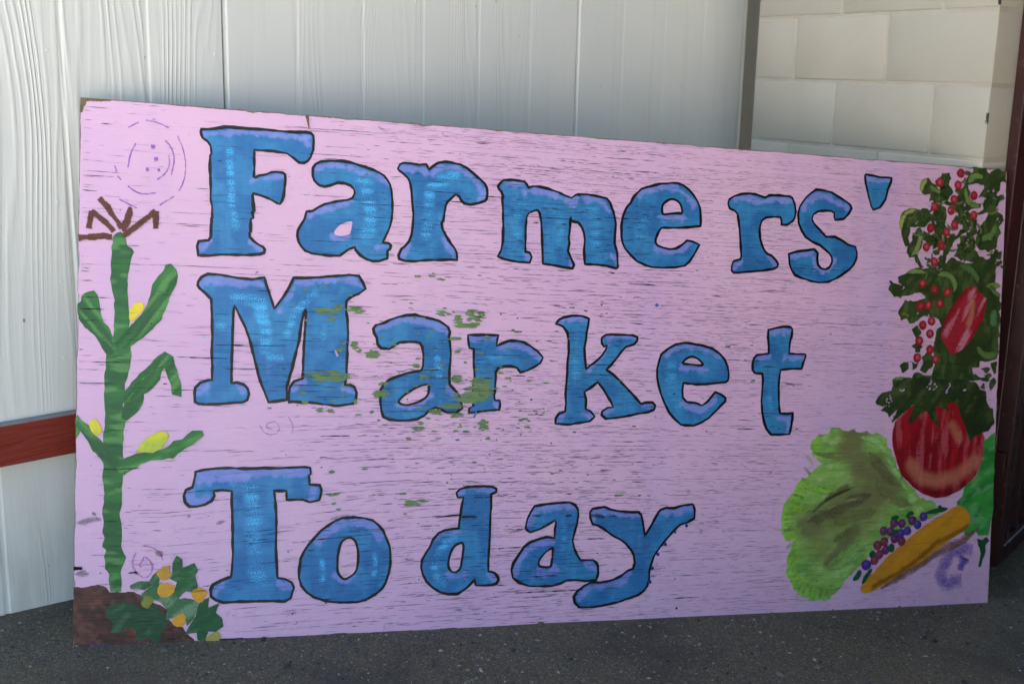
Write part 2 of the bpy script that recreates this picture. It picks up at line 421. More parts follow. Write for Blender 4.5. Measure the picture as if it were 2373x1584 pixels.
# ------------------------------------------------------------------ block wall
BA = 0.24869; ARR = Vector((3.2203, 1.59374, 0)); BD = Vector((math.sin(BA), math.cos(BA), 0)); BT = Vector((math.cos(BA), -math.sin(BA), 0))
Z3 = -0.20937 + H0
def build_blocks():
    root = empty('block_wall', (ARR.x, ARR.y, -0.2)); root.rotation_euler = (0, 0, -BA)
    tag(root, 'cream painted concrete block wall ending at the corner beside the sign', 'wall')
    # local axes: y runs from the free end back to the siding, x across the wall's thickness
    full = boxm('block', 0, 0.194, 0, 0.3964, 0, 0.1934, 0.0045, 2); full.materials.append(M['block'])
    half = boxm('half_block', 0, 0.194, 0, 0.1932, 0, 0.1934, 0.0045, 2); half.materials.append(M['block'])
    for me in (full, half):
        for p in me.polygons: p.use_smooth = True
    L = 1.016
    for row in range(-8, 8):
        z = Z3 + row * 0.2032 + 0.0049 + 0.2
        a = 0.0
        seq = [half, full, full] if row % 2 == 0 else [full, full, half]
        for me in seq:
            o = bpy.data.objects.new('block', me); COL.objects.link(o); o.parent = root
            o.location = (random.uniform(-0.0012, 0.0012), a + 0.0034, z)
            a += 0.4064 if me is full else 0.2032
    c = link('mortar', boxm('mortar', 0.0030, 0.191, 0.0042, L - 0.0045, Z3 - 8 * 0.2032 + 0.21, Z3 + 8 * 0.2032 + 0.19), M['mortar']); c.parent = root
    for zc, hh, dy in ((H0 + 0.222, 0.03, 0.003), (H0 - 0.095, 0.03, 0.0012)):
        pts = [(-0.0016, 0.004 + dy * rng.uniform(.2, 1.9) + 0.003 * (k % 2), zc + 0.2 + hh * (k / 5 - .5)) for k in range(6)] + [(0.0035, 0.0016, zc + 0.2 + hh * (.5 - k / 5)) for k in range(6)]
        cm = link('chipped_spot', mesh('chipped_spot', pts, [tuple(range(12))]), M['dark']); cm.parent = root
    return root
build_blocks()

def oriented_box(name, s0, s1, o0, o1, z0, z1, mat, parent=None, bev=0.003, T=BT, O=None, org=ARR):
    """box in the frame of the block wall's end: s along the end face, o outwards from it"""
    O = O or -BD
    me = boxm(name, s0, s1, o0, o1, z0, z1, bev, 2)
    for v in me.vertices:
        q = v.co.copy(); v.co = Vector((org.x, org.y, 0)) + T * q.x + O * q.y + Vector((0, 0, q.z))
    me.flip_normals(); me.update()
    return link(name, me, mat, parent)

GZE = float(gz(3.35, 1.55))
def build_gate():
    p = oriented_box('gate_post', 0.087, 0.137, 0.0012, 0.0385, GZE - 0.03, H0 + 1.3, M['metal'])
    tag(p, 'slim maroon steel post fixed upright to the end of the block wall', 'post')
    g0 = ARR + BT * 0.21
    root = empty('steel_gate', (g0.x, g0.y, GZE))
    tag(root, 'dark maroon steel gate with upright bars beside the block wall', 'gate')
    ang = math.radians(-8); T = Vector((math.cos(ang), -math.sin(ang), 0)) ; T = Vector((0.985, 0.17, 0)); O = Vector((0.17, -0.985, 0))
    zb = GZE - 0.012
    def bar(nm, a0, a1, b0, b1, z0, z1): return oriented_box(nm, a0, a1, b0, b1, z0, z1, M['metal'], root, 0.003, T, O, g0)
    bar('frame_stile', 0.0, 0.05, -0.02, 0.03, zb, H0 + 0.75)
    bar('frame_stile', 0.95, 1.0, -0.02, 0.03, zb, H0 + 0.75)
    bar('bottom_rail', 0.0505, 0.9495, -0.02, 0.03, zb + 0.001, zb + 0.055)
    bar('top_rail', 0.0505, 0.9495, -0.02, 0.03, H0 + 0.70, H0 + 0.749)
    bar('middle_rail', 0.0505, 0.9495, -0.02, 0.03, zb + 0.62, zb + 0.67)
    for i in range(8):
        a = 0.12 + i * 0.103
        bar('picket', a, a + 0.025, -0.008, 0.017, zb + 0.0552, H0 + 0.6999)
    h = bar('hinge', -0.022, -0.0005, -0.012, 0.022, zb + 0.30, zb + 0.37)
build_gate()

def build_light_blockers():
    # added unseen dark walls and roofs that keep light off the right side
    b = empty('light_blocker', (6.5, 0, 0)); tag(b, 'added unseen dark walls and roofs that block light from the right', 'building')
    link('wall', boxm('wall', 3.7, 9.5, -7.0, 1.05, -0.8, 4.6), M['brown'], b)
    link('roof', boxm('roof', 3.6, 9.6, -7.1, 1.15, 4.6, 4.7), M['roof'], b)
    # added roof cutting off sky and sunlit ground towards the right
    link('sky_blocker', boxm('sky_blocker', 0.15, 3.699, -6.5, 1.3, 2.35, 2.47), M['brown'], b)
    link('passage_blocker', boxm('passage_blocker', 3.22, 9.3, 1.06, SY - 0.004, 2.72, 2.8), M['brown'], b)  # added cover keeping sun and sky out behind the gate
    link('passage_blocker', boxm('passage_blocker', 3.62, 9.3, SY - 0.003, SY + 0.615, 2.72, 2.8), M['brown'], b)
    link('bounce_blocker', boxm('bounce_blocker', 0.85, 3.699, -1.0, -0.9, -0.4, 2.349), M['brown'], b)  # added wall hiding the sunlit ground from the sign's right half
    for yy in (-6.2, -3.7, -0.95):
        link('blocker_post', boxm('blocker_post', 0.23, 0.35, yy - 0.06, yy + 0.06, -0.3, 2.349), M['brown'], b)
build_light_blockers()

def build_low_blocker():
    # added unseen box just right of the view, shading the sign's low corner
    x0, x1, y0, y1 = 2.78, 3.66, 0.12, 0.90; z0 = float(gz(3.2, 0.5)) + 0.06
    b = empty('low_light_blocker', (3.2, 0.5, z0)); tag(b, 'added dark box out of view that shades the lower right of the sign', 'bin')
    for k in range(6):
        za = z0 + 0.16 * k; zb = za + 0.152
        link('board', boxm('board', x0, x1, y0, y0 + 0.02, za, zb, 0.003), M['brown'], b); link('board', boxm('board', x0, x1, y1 - 0.02, y1, za, zb, 0.003), M['brown'], b)
        link('board', boxm('board', x0, x0 + 0.02, y0 + 0.021, y1 - 0.021, za, zb, 0.003), M['brown'], b); link('board', boxm('board', x1 - 0.02, x1, y0 + 0.021, y1 - 0.021, za, zb, 0.003), M['brown'], b)
    for px_, py_ in ((x0 + .05, y0 + .05), (x1 - .05, y0 + .05), (x0 + .05, y1 - .05), (x1 - .05, y1 - .05)):
        link('blocker_corner', boxm('blocker_corner', px_ - .028, px_ + .028, py_ - .028, py_ + .028, z0 - 0.12, z0 + 0.95, 0.003), M['brown'], b)
    link('blocker_floor', boxm('blocker_floor', x0 + .021, x1 - .021, y0 + .021, y1 - .021, z0 + 0.02, z0 + 0.04), M['brown'], b)
build_low_blocker()

# ------------------------------------------------------------------ the sign: plane, photo pixel -> board metres
BO = Vector((0.93566, 2.46153, 0.0))
E1 = Vector((0.89689566, -0.43752296, -0.0644348)); E2 = Vector((0.13553959, 0.13326107, 0.98176907)); EN = Vector((-0.42095985, -0.88927788, 0.17882296))
cam0 = Vector((0, 0, H0))
_den0 = (BO - cam0).dot(EN)
def uvof(px, py):
    px, py = np.asarray(px, float), np.asarray(py, float)
    a = (px - PW / 2) / F; b = -(py - PH / 2) / F
    d = np.stack([CF[i] + CR[i] * a + CU[i] * b for i in range(3)], -1)
    t = _den0 / (d @ np.array(EN))
    P = d * t[..., None] + np.array(cam0) - np.array(BO)
    return np.stack([P @ np.array(E1), P @ np.array(E2)], -1)
def wpt(uv, h):
    uv = np.asarray(uv, float)
    return np.array(BO) + uv[..., :1] * np.array(E1) + uv[..., 1:2] * np.array(E2) + h * np.array(EN)

WIN = dict(W1=(440, 280, 4.6125), W2=(900, 340, 4.894), W3=(1360, 400, 4.894), W4=(1660, 380, 4.894), W5=(430, 620, 4.6125), W6=(840, 700, 4.894),
           W7=(1260, 700, 4.894), W8=(1500, 720, 4.894), W9=(410, 1070, 4.481), W10=(920, 1100, 4.698), W11=(1160, 1120, 4.698),
           C1=(160, 440, 4.126), C2=(160, 800, 4.126), C3=(160, 1130, 4.126), V1=(2040, 370, 4.9), V2=(2020, 620, 4.9), V3=(2010, 850, 4.75),
           V4=(1790, 960, 3.4075), V5=(1960, 1120, 5.228), S=(0, 0, 1.0), Z1=(0, 0, 2.936))
def P(win, pts):
    x0, y0, s = WIN[win]; a = np.asarray(pts, float).reshape(-1, 2)
    return uvof(x0 + a[:, 0] / s, y0 + a[:, 1] / s)
def PX(win, wpx, at=None):
    '''window pixels -> metres on the board near a window point (or the window's middle)'''
    x0, y0, s = WIN[win]; cx, cy = at if at is not None else ((220, 320) if win in ('Z1', 'S') else (1100, 750))
    cx, cy = x0 + cx / s, y0 + cy / s
    if win in ('Z1', 'S'): cx, cy = 500.0, 600.0
    a = uvof(np.array([cx, cx + 20, cx]), np.array([cy, cy, cy + 20]))
    return wpx / s * 0.5 * (np.linalg.norm(a[1] - a[0]) + np.linalg.norm(a[2] - a[0])) / 20

SIGN = empty('painted_sign', tuple(BO)); SIGN.location = BO
tag(SIGN, 'weathered pink plywood sign with big blue hand painted letters leaning on the wall', 'sign')

def bmeshuv(name, uv, faces, h, C=None, mat=None, parent=None):
    V = wpt(uv, h); me = mesh(name, V, faces)
    lay = me.uv_layers.new(name='board')
    li = np.empty(len(me.loops), int); me.loops.foreach_get('vertex_index', li)
    lay.data.foreach_set('uv', np.asarray(uv, np.float32)[li].ravel())
    if C is not None: colattr(me, C)
    o = bpy.data.objects.new(name, me); COL.objects.link(o); me.materials.append(mat or M['paint'])
    par = parent or SIGN; o.parent = par
    o.matrix_parent_inverse = Matrix.Translation(-BO) if par is SIGN else Matrix.Identity(4)
    return o

def inpoly(x, y, poly):
    r = np.zeros(x.shape, bool); n = len(poly); j = n - 1
    for i in range(n):
        xi, yi = poly[i]; xj, yj = poly[j]
        c = (yi > y) != (yj > y)
        with np.errstate(divide='ignore', invalid='ignore'):
            r ^= c & (x < (xj - xi) * (y - yi) / (yj - yi + 1e-15) + xi)
        j = i
    return r

def resample(pl, step, closed=True):
    pl = np.asarray(pl, float); q = np.vstack([pl, pl[:1]]) if closed else pl
    out = []
    for a, b in zip(q[:-1], q[1:]):
        k = max(1, int(np.linalg.norm(b - a) / step))
        for t in range(k): out.append(a + (b - a) * t / k)
    if not closed: out.append(q[-1])
    return np.array(out)

def chaikin(pl, closed=True, it=1):
    pl = np.asarray(pl, float)
    for _ in range(it):
        if closed:
            nx = np.roll(pl, -1, 0); pl = np.stack([pl * .75 + nx * .25, pl * .25 + nx * .75], 1).reshape(-1, 2)
        else:
            a, b = pl[:-1], pl[1:]; pl = np.vstack([pl[:1], np.stack([a * .75 + b * .25, a * .25 + b * .75], 1).reshape(-1, 2), pl[-1:]])
    return pl

def dseg(p, pl):
    """distance of points to polyline"""
    p = np.asarray(p); pl = np.asarray(pl)
    if len(pl) == 1: return np.linalg.norm(p - pl[0], axis=1)
    d = np.full(len(p), 1e9)
    for a, b in zip(pl[:-1], pl[1:]):
        ab = b - a; t = np.clip(((p - a) @ ab) / (ab @ ab + 1e-12), 0, 1)
        d = np.minimum(d, np.linalg.norm(p - (a + t[:, None] * ab), axis=1))
    return d

def fill(name, poly, colf, h, holes=(), grid=0.0048, rough=0.0012, parent=None, mat=None, seed=0, smooth=0):
    outer = resample(chaikin(poly, True, smooth) if smooth else poly, 0.006)
    if rough:
        outer = outer + rough * np.stack([fbm(outer[:, 0] * 90, outer[:, 1] * 90, seed + 1) - .5, fbm(outer[:, 0] * 90, outer[:, 1] * 90, seed + 2) - .5], 1) * 2.4
    rings = [outer] + [resample(chaikin(q, True, 1), 0.006) for q in holes]
    lo, hi = outer.min(0), outer.max(0)
    gx, gy = np.meshgrid(np.arange(lo[0], hi[0], grid), np.arange(lo[1], hi[1], grid))
    gp = np.stack([gx.ravel(), gy.ravel()], 1); gp += (rng.random(gp.shape) - .5) * grid * 0.5
    inside = inpoly(gp[:, 0], gp[:, 1], outer)
    for q in rings[1:]: inside &= ~inpoly(gp[:, 0], gp[:, 1], q)
    gp = gp[inside]
    pts, edges = [], []
    for q in rings:
        b = len(pts); pts += [Vector(v) for v in q]; n = len(q); edges += [(b + i, b + (i + 1) % n) for i in range(n)]
    pts += [Vector(v) for v in gp]
    vo, eo, fo, _, _, _ = delaunay_2d_cdt(pts, edges, [], 0, 1e-6, False)
    vo = np.array([tuple(v) for v in vo]); fo = np.array([f for f in fo if len(f) == 3])
    ce = vo[fo].mean(1); ok = inpoly(ce[:, 0], ce[:, 1], outer)
    for q in rings[1:]: ok &= ~inpoly(ce[:, 0], ce[:, 1], q)
    fo = fo[ok]
    used, inv = np.unique(fo, return_inverse=True); fo = inv.reshape(-1, 3); vo = vo[used]
    a, b, c = vo[fo[:, 0]], vo[fo[:, 1]], vo[fo[:, 2]]
    fl = ((b[:, 0] - a[:, 0]) * (c[:, 1] - a[:, 1]) - (b[:, 1] - a[:, 1]) * (c[:, 0] - a[:, 0])) < 0
    fo[fl] = fo[fl][:, ::-1]
    C = colf(vo)
    if C.shape[1] == 3: C = np.hstack([C, np.zeros((len(C), 1))])
    return bmeshuv(name, vo, fo, h, C, mat, parent)

def ribbon(name, pl, wid, col, h, closed=False, parent=None, mat=None, jit=0.0007, wv=0.45, taper=False, seed=0, step=0.006, alpha=None, smooth=1, across=1):
    pl = resample(chaikin(pl, closed, smooth) if smooth else np.asarray(pl, float), step, closed)
    n = len(pl)
    if n < 2: return None
    pl = pl + jit * (np.stack([fbm(pl[:, 0] * 60, pl[:, 1] * 60, seed + 3), fbm(pl[:, 0] * 60, pl[:, 1] * 60, seed + 4)], 1) - .5) * 2
    if closed: tg = np.roll(pl, -1, 0) - np.roll(pl, 1, 0)
    else: tg = np.gradient(pl, axis=0)
    tg /= np.linalg.norm(tg, axis=1)[:, None] + 1e-12
    nm = np.stack([-tg[:, 1], tg[:, 0]], 1)
    s = np.cumsum(np.r_[0, np.linalg.norm(np.diff(pl, axis=0), axis=1)])
    ww = (wid if np.ndim(wid) == 0 else np.interp(s / s[-1], np.linspace(0, 1, len(wid)), wid)) * np.ones(n)
    ww = ww * (1 + wv * (fbm(s * 55, s * 0 + seed * 1.7, 9) - .5) * 2)
    if taper:
        t = s / s[-1]; ww = ww * np.clip(np.minimum(t, 1 - t) * 7, 0.25, 1)
    K = across + 1; V = []; C = []
    col = np.asarray(col, float)
    for k in range(K):
        f = k / across - .5
        V.append(pl + nm * (ww * f)[:, None])
        fade = 1 - abs(f) * 2
        al = 0.0 if alpha is None else (alpha * (0.5 + 0.5 * min(1.0, fade * 1.6)) if across > 1 else alpha)
        st = 0.75 + 0.5 * fbm(s * 25, s * 0 + f * 9, seed + 5)
        C.append(np.hstack([col[None] * st[:, None], np.full((n, 1), al)]))
    V = np.stack(V, 1).reshape(-1, 2); C = np.stack(C, 1).reshape(-1, 4)
    Fc = []
    for i in range(n if closed else n - 1):
        j = (i + 1) % n
        for k in range(across):
            Fc.append((i * K + k, j * K + k, j * K + k + 1, i * K + k + 1))
    uv = V
    a, b, c = uv[Fc[0][0]], uv[Fc[0][1]], uv[Fc[0][2]]
    if (b[0] - a[0]) * (c[1] - a[1]) - (b[1] - a[1]) * (c[0] - a[0]) < 0: Fc = [f[::-1] for f in Fc]
    return bmeshuv(name, uv, Fc, h, C, mat, parent)

# ---- board
def build_board():
    cor = [uvof(*c) for c in ((168.9, 1497), (2288.8, 1397.4), (2333.7, 393.7), (186.3, 225.6))]
    ring = resample(np.array(cor), 0.008)
    n = len(ring)
    nx = fbm(ring[:, 0] * 30, ring[:, 1] * 30, 2) - .5; ny = fbm(ring[:, 0] * 30, ring[:, 1] * 30, 3) - .5
    chip = np.where(vn(ring[:, 0] * 22, ring[:, 1] * 22, 8) > 0.80, 0.0018, 0)
    ctr = ring.mean(0); dirn = np.zeros_like(ring)
    dirn[:, 0] = -np.sign(ring[:, 0] - ctr[0]) * (np.abs(ring[:, 0] - ctr[0]) > 1.19); dirn[:, 1] = -np.sign(ring[:, 1] - ctr[1]) * (np.abs(ring[:, 1] - ctr[1]) > 0.57)
    ring = ring + np.stack([nx, ny], 1) * 0.0016 + dirn * chip[:, None]
    front = wpt(ring, 0.0); back = wpt(ring, -0.006)
    V = np.vstack([front, back]); Fc = [tuple(range(n)), tuple(reversed(range(n, 2 * n)))] + [(i, n + i, n + (i + 1) % n, (i + 1) % n) for i in range(n)]
    me = mesh('board', V, Fc); uvall = np.vstack([ring, ring])
    lay = me.uv_layers.new(name='board'); li = np.empty(len(me.loops), int); me.loops.foreach_get('vertex_index', li)
    lay.data.foreach_set('uv', uvall[li].astype(np.float32).ravel())
    me.materials.append(M['board']); me.materials.append(M['ply'])
    for p in me.polygons: p.material_index = 0 if p.index == 0 else 1
    o = bpy.data.objects.new('board', me); COL.objects.link(o); o.parent = SIGN; o.matrix_parent_inverse = Matrix.Translation(-BO)
    return o, ring
BOARD, RING = build_board()

# ---- letters: contour, holes (outlined or not), periwinkle shading strokes, glitter strokes
LETTERS = []
def L(ch, win, outer, holes=(), peri=(), spark=(), bare=()):
    LETTERS.append((ch, win, outer, holes, peri, spark, bare))

L('F', 'W1', [(125,92),(190,92),(275,85),(360,68),(470,70),(600,82),(740,92),(880,103),(1000,115),(1130,122),(1240,124),(1290,132),(1318,160),(1322,220),(1318,310),(1305,345),(1290,390),(1260,430),(1220,452),(1165,447),(1110,400),(1040,352),(970,338),(880,325),(790,320),(690,312),(685,400),(690,500),(682,600),(700,605),(740,585),(815,572),(870,550),(930,545),(990,553),(1018,575),(1020,640),(1010,720),(1000,800),(985,850),(960,890),(930,880),(860,840),(770,802),(680,775),(668,800),(672,860),(680,920),(685,965),(668,970),(672,1010),(680,1040),(650,1050),(648,1120),(650,1190),(637,1195),(640,1240),(680,1285),(740,1328),(780,1345),(800,1375),(790,1410),(745,1425),(600,1435),(450,1430),(320,1428),(200,1440),(90,1440),(82,1390),(75,1340),(95,1285),(200,1275),(222,1240),(230,1100),(232,1040),(240,1030),(238,950),(222,840),(222,700),(215,500),(215,370),(230,350),(222,270),(190,220),(140,185),(122,150),(118,115)],
  peri=[([(150,150),(300,130),(450,115),(700,125),(900,145),(1050,165),(1280,180)],75),([(1240,200),(1290,260)],60),([(660,650),(800,615),(1000,590)],60),([(120,1370),(210,1300)],95),([(660,1290),(760,1370)],85)],
  spark=[([(425,290),(425,430),(435,600),(445,800),(450,930),(480,1030),(490,1140)],85)])
L('a', 'W1', [(1315,500),(1340,465),(1400,435),(1500,427),(1620,430),(1710,445),(1790,470),(1880,495),(1960,525),(2010,550),(2070,585),(2110,630),(2140,690),(2155,760),(2165,860),(2165,960),(2155,1060),(2130,1150),(2100,1220),(2060,1300),(2120,1305),(2148,1330),(2140,1365),(2110,1390),(2110,1470),(2060,1485),(2020,1500),(1950,1500),(1880,1475),(1820,1435),(1770,1380),(1760,1350),(1700,1370),(1650,1405),(1600,1440),(1500,1440),(1400,1430),(1300,1415),(1230,1385),(1190,1340),(1160,1290),(1148,1230),(1155,1170),(1190,1110),(1225,1050),(1245,970),(1310,965),(1370,925),(1440,890),(1520,870),(1620,855),(1690,845),(1735,825),(1760,780),(1755,735),(1720,695),(1660,670),(1580,662),(1500,690),(1440,705),(1380,690),(1330,640),(1312,590)],
  bare=[[(1530,1210),(1560,1150),(1620,1100),(1700,1075),(1738,1075),(1730,1130),(1720,1180),(1712,1210),(1660,1225),(1600,1235)]],
  peri=[([(1350,520),(1450,480),(1600,480),(1750,520),(1900,560),(2050,610),(2110,680)],70),([(1270,1010),(1400,950),(1600,900),(1730,870)],60),([(1520,1240),(1600,1265),(1710,1230)],55),([(2010,1345),(2110,1340)],65)],
  spark=[([(1830,620),(1890,700),(1900,800),(1920,920),(1930,1050),(1910,1150),(1900,1250)],160)])
L('r', 'W2', [(105,250),(130,200),(170,182),(260,190),(350,205),(430,198),(445,225),(460,260),(500,225),(560,185),(640,172),(720,182),(820,205),(900,250),(960,300),(1030,360),(1090,415),(1115,465),(1122,530),(1112,590),(1095,615),(1020,640),(930,655),(860,645),(825,610),(800,560),(760,543),(720,580),(670,625),(648,665),(640,720),(630,790),(620,845),(605,860),(612,930),(650,1010),(700,1090),(750,1150),(775,1200),(778,1285),(700,1280),(560,1285),(420,1285),(300,1300),(190,1295),(120,1270),(112,1230),(145,1160),(185,1130),(235,1070),(262,1000),(275,880),(282,760),(270,620),(262,500),(250,430),(225,360),(180,315),(125,275)],
  peri=[([(150,240),(280,250),(400,265),(480,310),(560,250),(680,240),(820,260),(930,330),(1020,420),(1070,520)],85),([(1090,500),(1050,600)],70),([(215,1120),(150,1240)],75),([(620,1040),(680,1150),(740,1240)],85)],
  spark=[([(750,330),(560,400),(470,480),(460,600),(450,760),(440,900),(430,1000)],130)])
L('m', 'W2', [(1240,450),(1265,415),(1305,380),(1400,378),(1480,385),(1545,398),(1570,430),(1590,465),(1640,450),(1720,455),(1820,480),(1920,515),(1990,548),(2075,583),(2110,555),(2150,540),(2250,540),(2361,562),(2471,584),(2516,644),(2551,744),(2576,874),(2566,994),(2563,1094),(2591,1194),(2601,1369),(2581,1379),(2471,1349),(2351,1339),(2225,1330),(2215,1170),(2225,1060),(2215,980),(2190,910),(2150,860),(2075,845),(2062,800),(2060,900),(2045,1020),(2050,1100),(2035,1180),(2060,1240),(2105,1340),(2085,1380),(1980,1365),(1850,1340),(1750,1325),(1745,1200),(1740,1000),(1730,850),(1712,750),(1690,720),(1650,725),(1590,755),(1565,800),(1555,900),(1553,1050),(1550,1190),(1600,1200),(1625,1250),(1600,1315),(1500,1310),(1380,1290),(1290,1265),(1238,1245),(1275,1180),(1295,1080),(1300,900),(1298,750),(1290,600),(1298,560),(1280,510),(1250,480)],
  peri=[([(1290,440),(1400,420),(1530,430),(1560,510),(1700,490),(1880,540),(2050,630),(2090,650),(2160,580),(2330,590),(2440,640),(2510,740)],75),([(1560,1200),(1590,1290)],80),([(2050,1260),(2070,1340)],70),([(2545,1240),(2580,1330)],70)],
  spark=[([(1540,590),(1480,720),(1450,850),(1450,1000)],110),([(1940,800),(1960,950),(1930,1060)],90),([(2330,700),(2340,850),(2340,960),(2350,1090)],140)])
L('e', 'W3', [(490,350),(520,290),(560,240),(620,185),(720,155),(820,130),(900,125),(960,115),(1030,120),(1090,145),(1150,190),(1210,260),(1255,330),(1280,400),(1288,480),(1290,550),(1285,605),(1200,615),(1080,625),(950,628),(840,628),(810,670),(780,740),(775,790),(800,825),(860,850),(930,868),(1000,862),(1060,830),(1100,800),(1130,770),(1200,785),(1275,815),(1250,860),(1210,930),(1160,1010),(1110,1055),(1000,1075),(860,1080),(740,1072),(650,1045),(560,1000),(490,930),(430,860),(400,790),(390,720),(390,600),(405,500),(430,430),(460,380)],
  holes=[[(850,375),(880,340),(930,305),(990,302),(1040,330),(1070,380),(1080,465),(1040,458),(960,465),(860,478),(848,440)]],
  peri=[([(590,240),(720,190),(900,160),(1030,180),(1140,270),(1220,370)],85),([(810,500),(950,510),(1090,510)],65),([(850,540),(870,560)],60),([(760,850),(850,890),(960,895),(1080,860),(1160,800)],75)],
  spark=[([(640,520),(620,620),(620,680)],150)])
L('r', 'W4', [(135,470),(130,440),(145,400),(200,362),(290,340),(380,335),(450,345),(550,380),(600,355),(700,355),(780,365),(830,365),(860,390),(885,450),(900,540),(885,610),(860,650),(800,690),(735,690),(738,650),(725,605),(650,600),(560,608),(515,640),(495,700),(487,770),(495,850),(520,930),(550,990),(580,1022),(620,1035),(670,1085),(698,1130),(690,1165),(650,1190),(550,1205),(400,1220),(260,1230),(195,1232),(170,1210),(172,1150),(190,1100),(270,1080),(278,1040),(272,900),(262,770),(250,650),(238,570),(210,535),(150,505)],
  peri=[([(200,400),(350,385),(480,430),(540,430),(650,390),(790,410),(840,420)],75),([(200,1180),(270,1120)],85),([(600,1060),(670,1140)],80)])
L('s', 'W4', [(1085,320),(1130,290),(1220,300),(1300,320),(1380,370),(1460,420),(1520,470),(1530,505),(1500,560),(1440,625),(1345,635),(1330,590),(1335,560),(1300,535),(1230,530),(1150,540),(1100,570),(1082,620),(1100,670),(1150,725),(1200,780),(1240,825),(1340,825),(1420,865),(1500,920),(1575,940),(1592,1000),(1585,1070),(1555,1140),(1500,1200),(1430,1250),(1350,1300),(1270,1335),(1160,1345),(1060,1325),(960,1290),(890,1260),(850,1200),(825,1130),(820,1020),(900,995),(1010,980),(1110,965),(1145,1010),(1140,1080),(1150,1140),(1180,1180),(1230,1195),(1280,1170),(1310,1110),(1305,1060),(1280,1010),(1230,970),(1170,920),(1080,880),(1010,830),(960,750),(930,670),(925,560),(945,480),(985,420),(1030,365)],
  peri=[([(980,500),(1030,420),(1120,370),(1250,370),(1380,440),(1480,500)],80),([(860,1060),(960,1015),(1070,1010)],70),([(1110,1080),(1120,1160),(1200,1220),(1290,1180),(1340,1080)],65)])
L("'", 'W4', [(1682,130),(1690,118),(1760,130),(1850,150),(1940,155),(1985,160),(1975,210),(1940,290),(1915,400),(1850,495),(1775,520),(1750,470),(1720,350),(1690,220)],
  peri=[([(1700,170),(1820,190),(1950,185)],80)])
L('M', 'W5', [(135,150),(170,100),(240,68),(350,75),(450,90),(560,110),(720,125),(780,115),(840,105),(870,200),(910,320),(948,440),(1000,370),(1060,290),(1110,200),(1155,110),(1300,110),(1450,100),(1600,88),(1750,78),(1850,85),(1890,150),(1925,225),(1850,280),(1770,310),(1720,355),(1715,450),(1730,560),(1735,700),(1730,850),(1722,1000),(1718,1150),(1705,1250),(1760,1250),(1800,1270),(1825,1330),(1820,1400),(1790,1450),(1700,1465),(1600,1475),(1490,1460),(1330,1440),(1130,1430),(1105,1440),(1100,1350),(1115,1270),(1160,1210),(1250,1185),(1255,1050),(1262,850),(1275,650),(1290,440),(1265,480),(1240,580),(1222,700),(1210,800),(1180,900),(1155,1000),(1130,1100),(1100,1200),(1080,1270),(1080,1410),(980,1425),(885,1435),(860,1370),(820,1270),(780,1150),(740,1000),(710,860),(680,760),(640,640),(590,540),(525,400),(510,480),(505,620),(500,800),(492,950),(490,1100),(490,1230),(550,1225),(620,1245),(665,1290),(678,1350),(660,1410),(610,1435),(480,1445),(350,1455),(220,1460),(140,1455),(98,1430),(95,1340),(105,1280),(160,1225),(265,1195),(282,1200),(285,1050),(280,900),(285,700),(280,500),(275,340),(220,280),(150,220),(128,190)],
  peri=[([(170,170),(260,120),(400,140),(560,160),(780,170),(810,190)],90),([(1180,160),(1400,135),(1600,130),(1800,130),(1880,200)],75),([(1160,220),(1080,350),(1000,480)],60),([(130,1310),(240,1260)],85),([(540,1260),(640,1310)],85),([(1140,1290),(1250,1230)],90),([(1710,1290),(1800,1330)],85)],
  spark=[([(540,320),(700,340),(800,380),(820,520),(850,620),(860,750),(860,860)],150),([(1390,280),(1270,360),(1180,480),(1130,600),(1080,720)],90),([(350,620),(400,620)],70),([(900,950),(1020,960)],80),([(1480,640),(1470,760)],70)])
L('a', 'W6', [(120,300),(150,260),(240,235),(310,200),(400,170),(500,145),(600,143),(700,170),(800,190),(870,210),(920,245),(970,285),(990,335),(975,400),(990,450),(1000,560),(995,680),(985,790),(985,930),(1050,1000),(1095,1055),(1120,1150),(1130,1200),(1060,1250),(960,1250),(890,1215),(830,1190),(760,1220),(700,1280),(620,1325),(520,1338),(400,1340),(300,1330),(235,1300),(210,1220),(200,1100),(200,1000),(235,940),(300,880),(400,840),(500,805),(600,785),(665,770),(685,720),(688,600),(678,510),(650,465),(600,450),(500,450),(420,455),(350,500),(300,530),(210,520),(170,475),(160,400),(130,350)],
  holes=[[(400,1125),(450,1070),(530,1010),(620,960),(700,935),(750,930),(755,980),(740,1055),(690,1100),(600,1145),(500,1165),(430,1155)]],
  peri=[([(160,300),(300,240),(500,195),(700,215),(870,280),(960,320)],90),([(980,970),(1060,1050)],80),([(400,1170),(520,1200),(650,1160),(760,1060)],60)],
  spark=[([(850,640),(860,760),(870,850)],90)])
L('r', 'W6', [(1195,370),(1300,370),(1400,372),(1540,372),(1525,430),(1520,495),(1580,465),(1660,438),(1750,435),(1830,455),(1900,495),(1980,555),(2045,625),(2015,690),(1950,730),(1870,770),(1790,795),(1750,740),(1690,725),(1610,725),(1540,745),(1510,790),(1510,870),(1500,980),(1490,1060),(1500,1110),(1555,1110),(1560,1150),(1550,1215),(1450,1225),(1330,1240),(1205,1255),(1210,1200),(1250,1190),(1250,1050),(1255,900),(1270,860),(1260,700),(1260,530),(1210,515),(1200,450)],
  peri=[([(1230,420),(1350,400),(1500,410)],80),([(1560,520),(1680,480),(1800,500),(1920,560),(2010,630)],90),([(1490,1150),(1540,1180)],70)],
  spark=[([(1440,620),(1560,630)],80)])
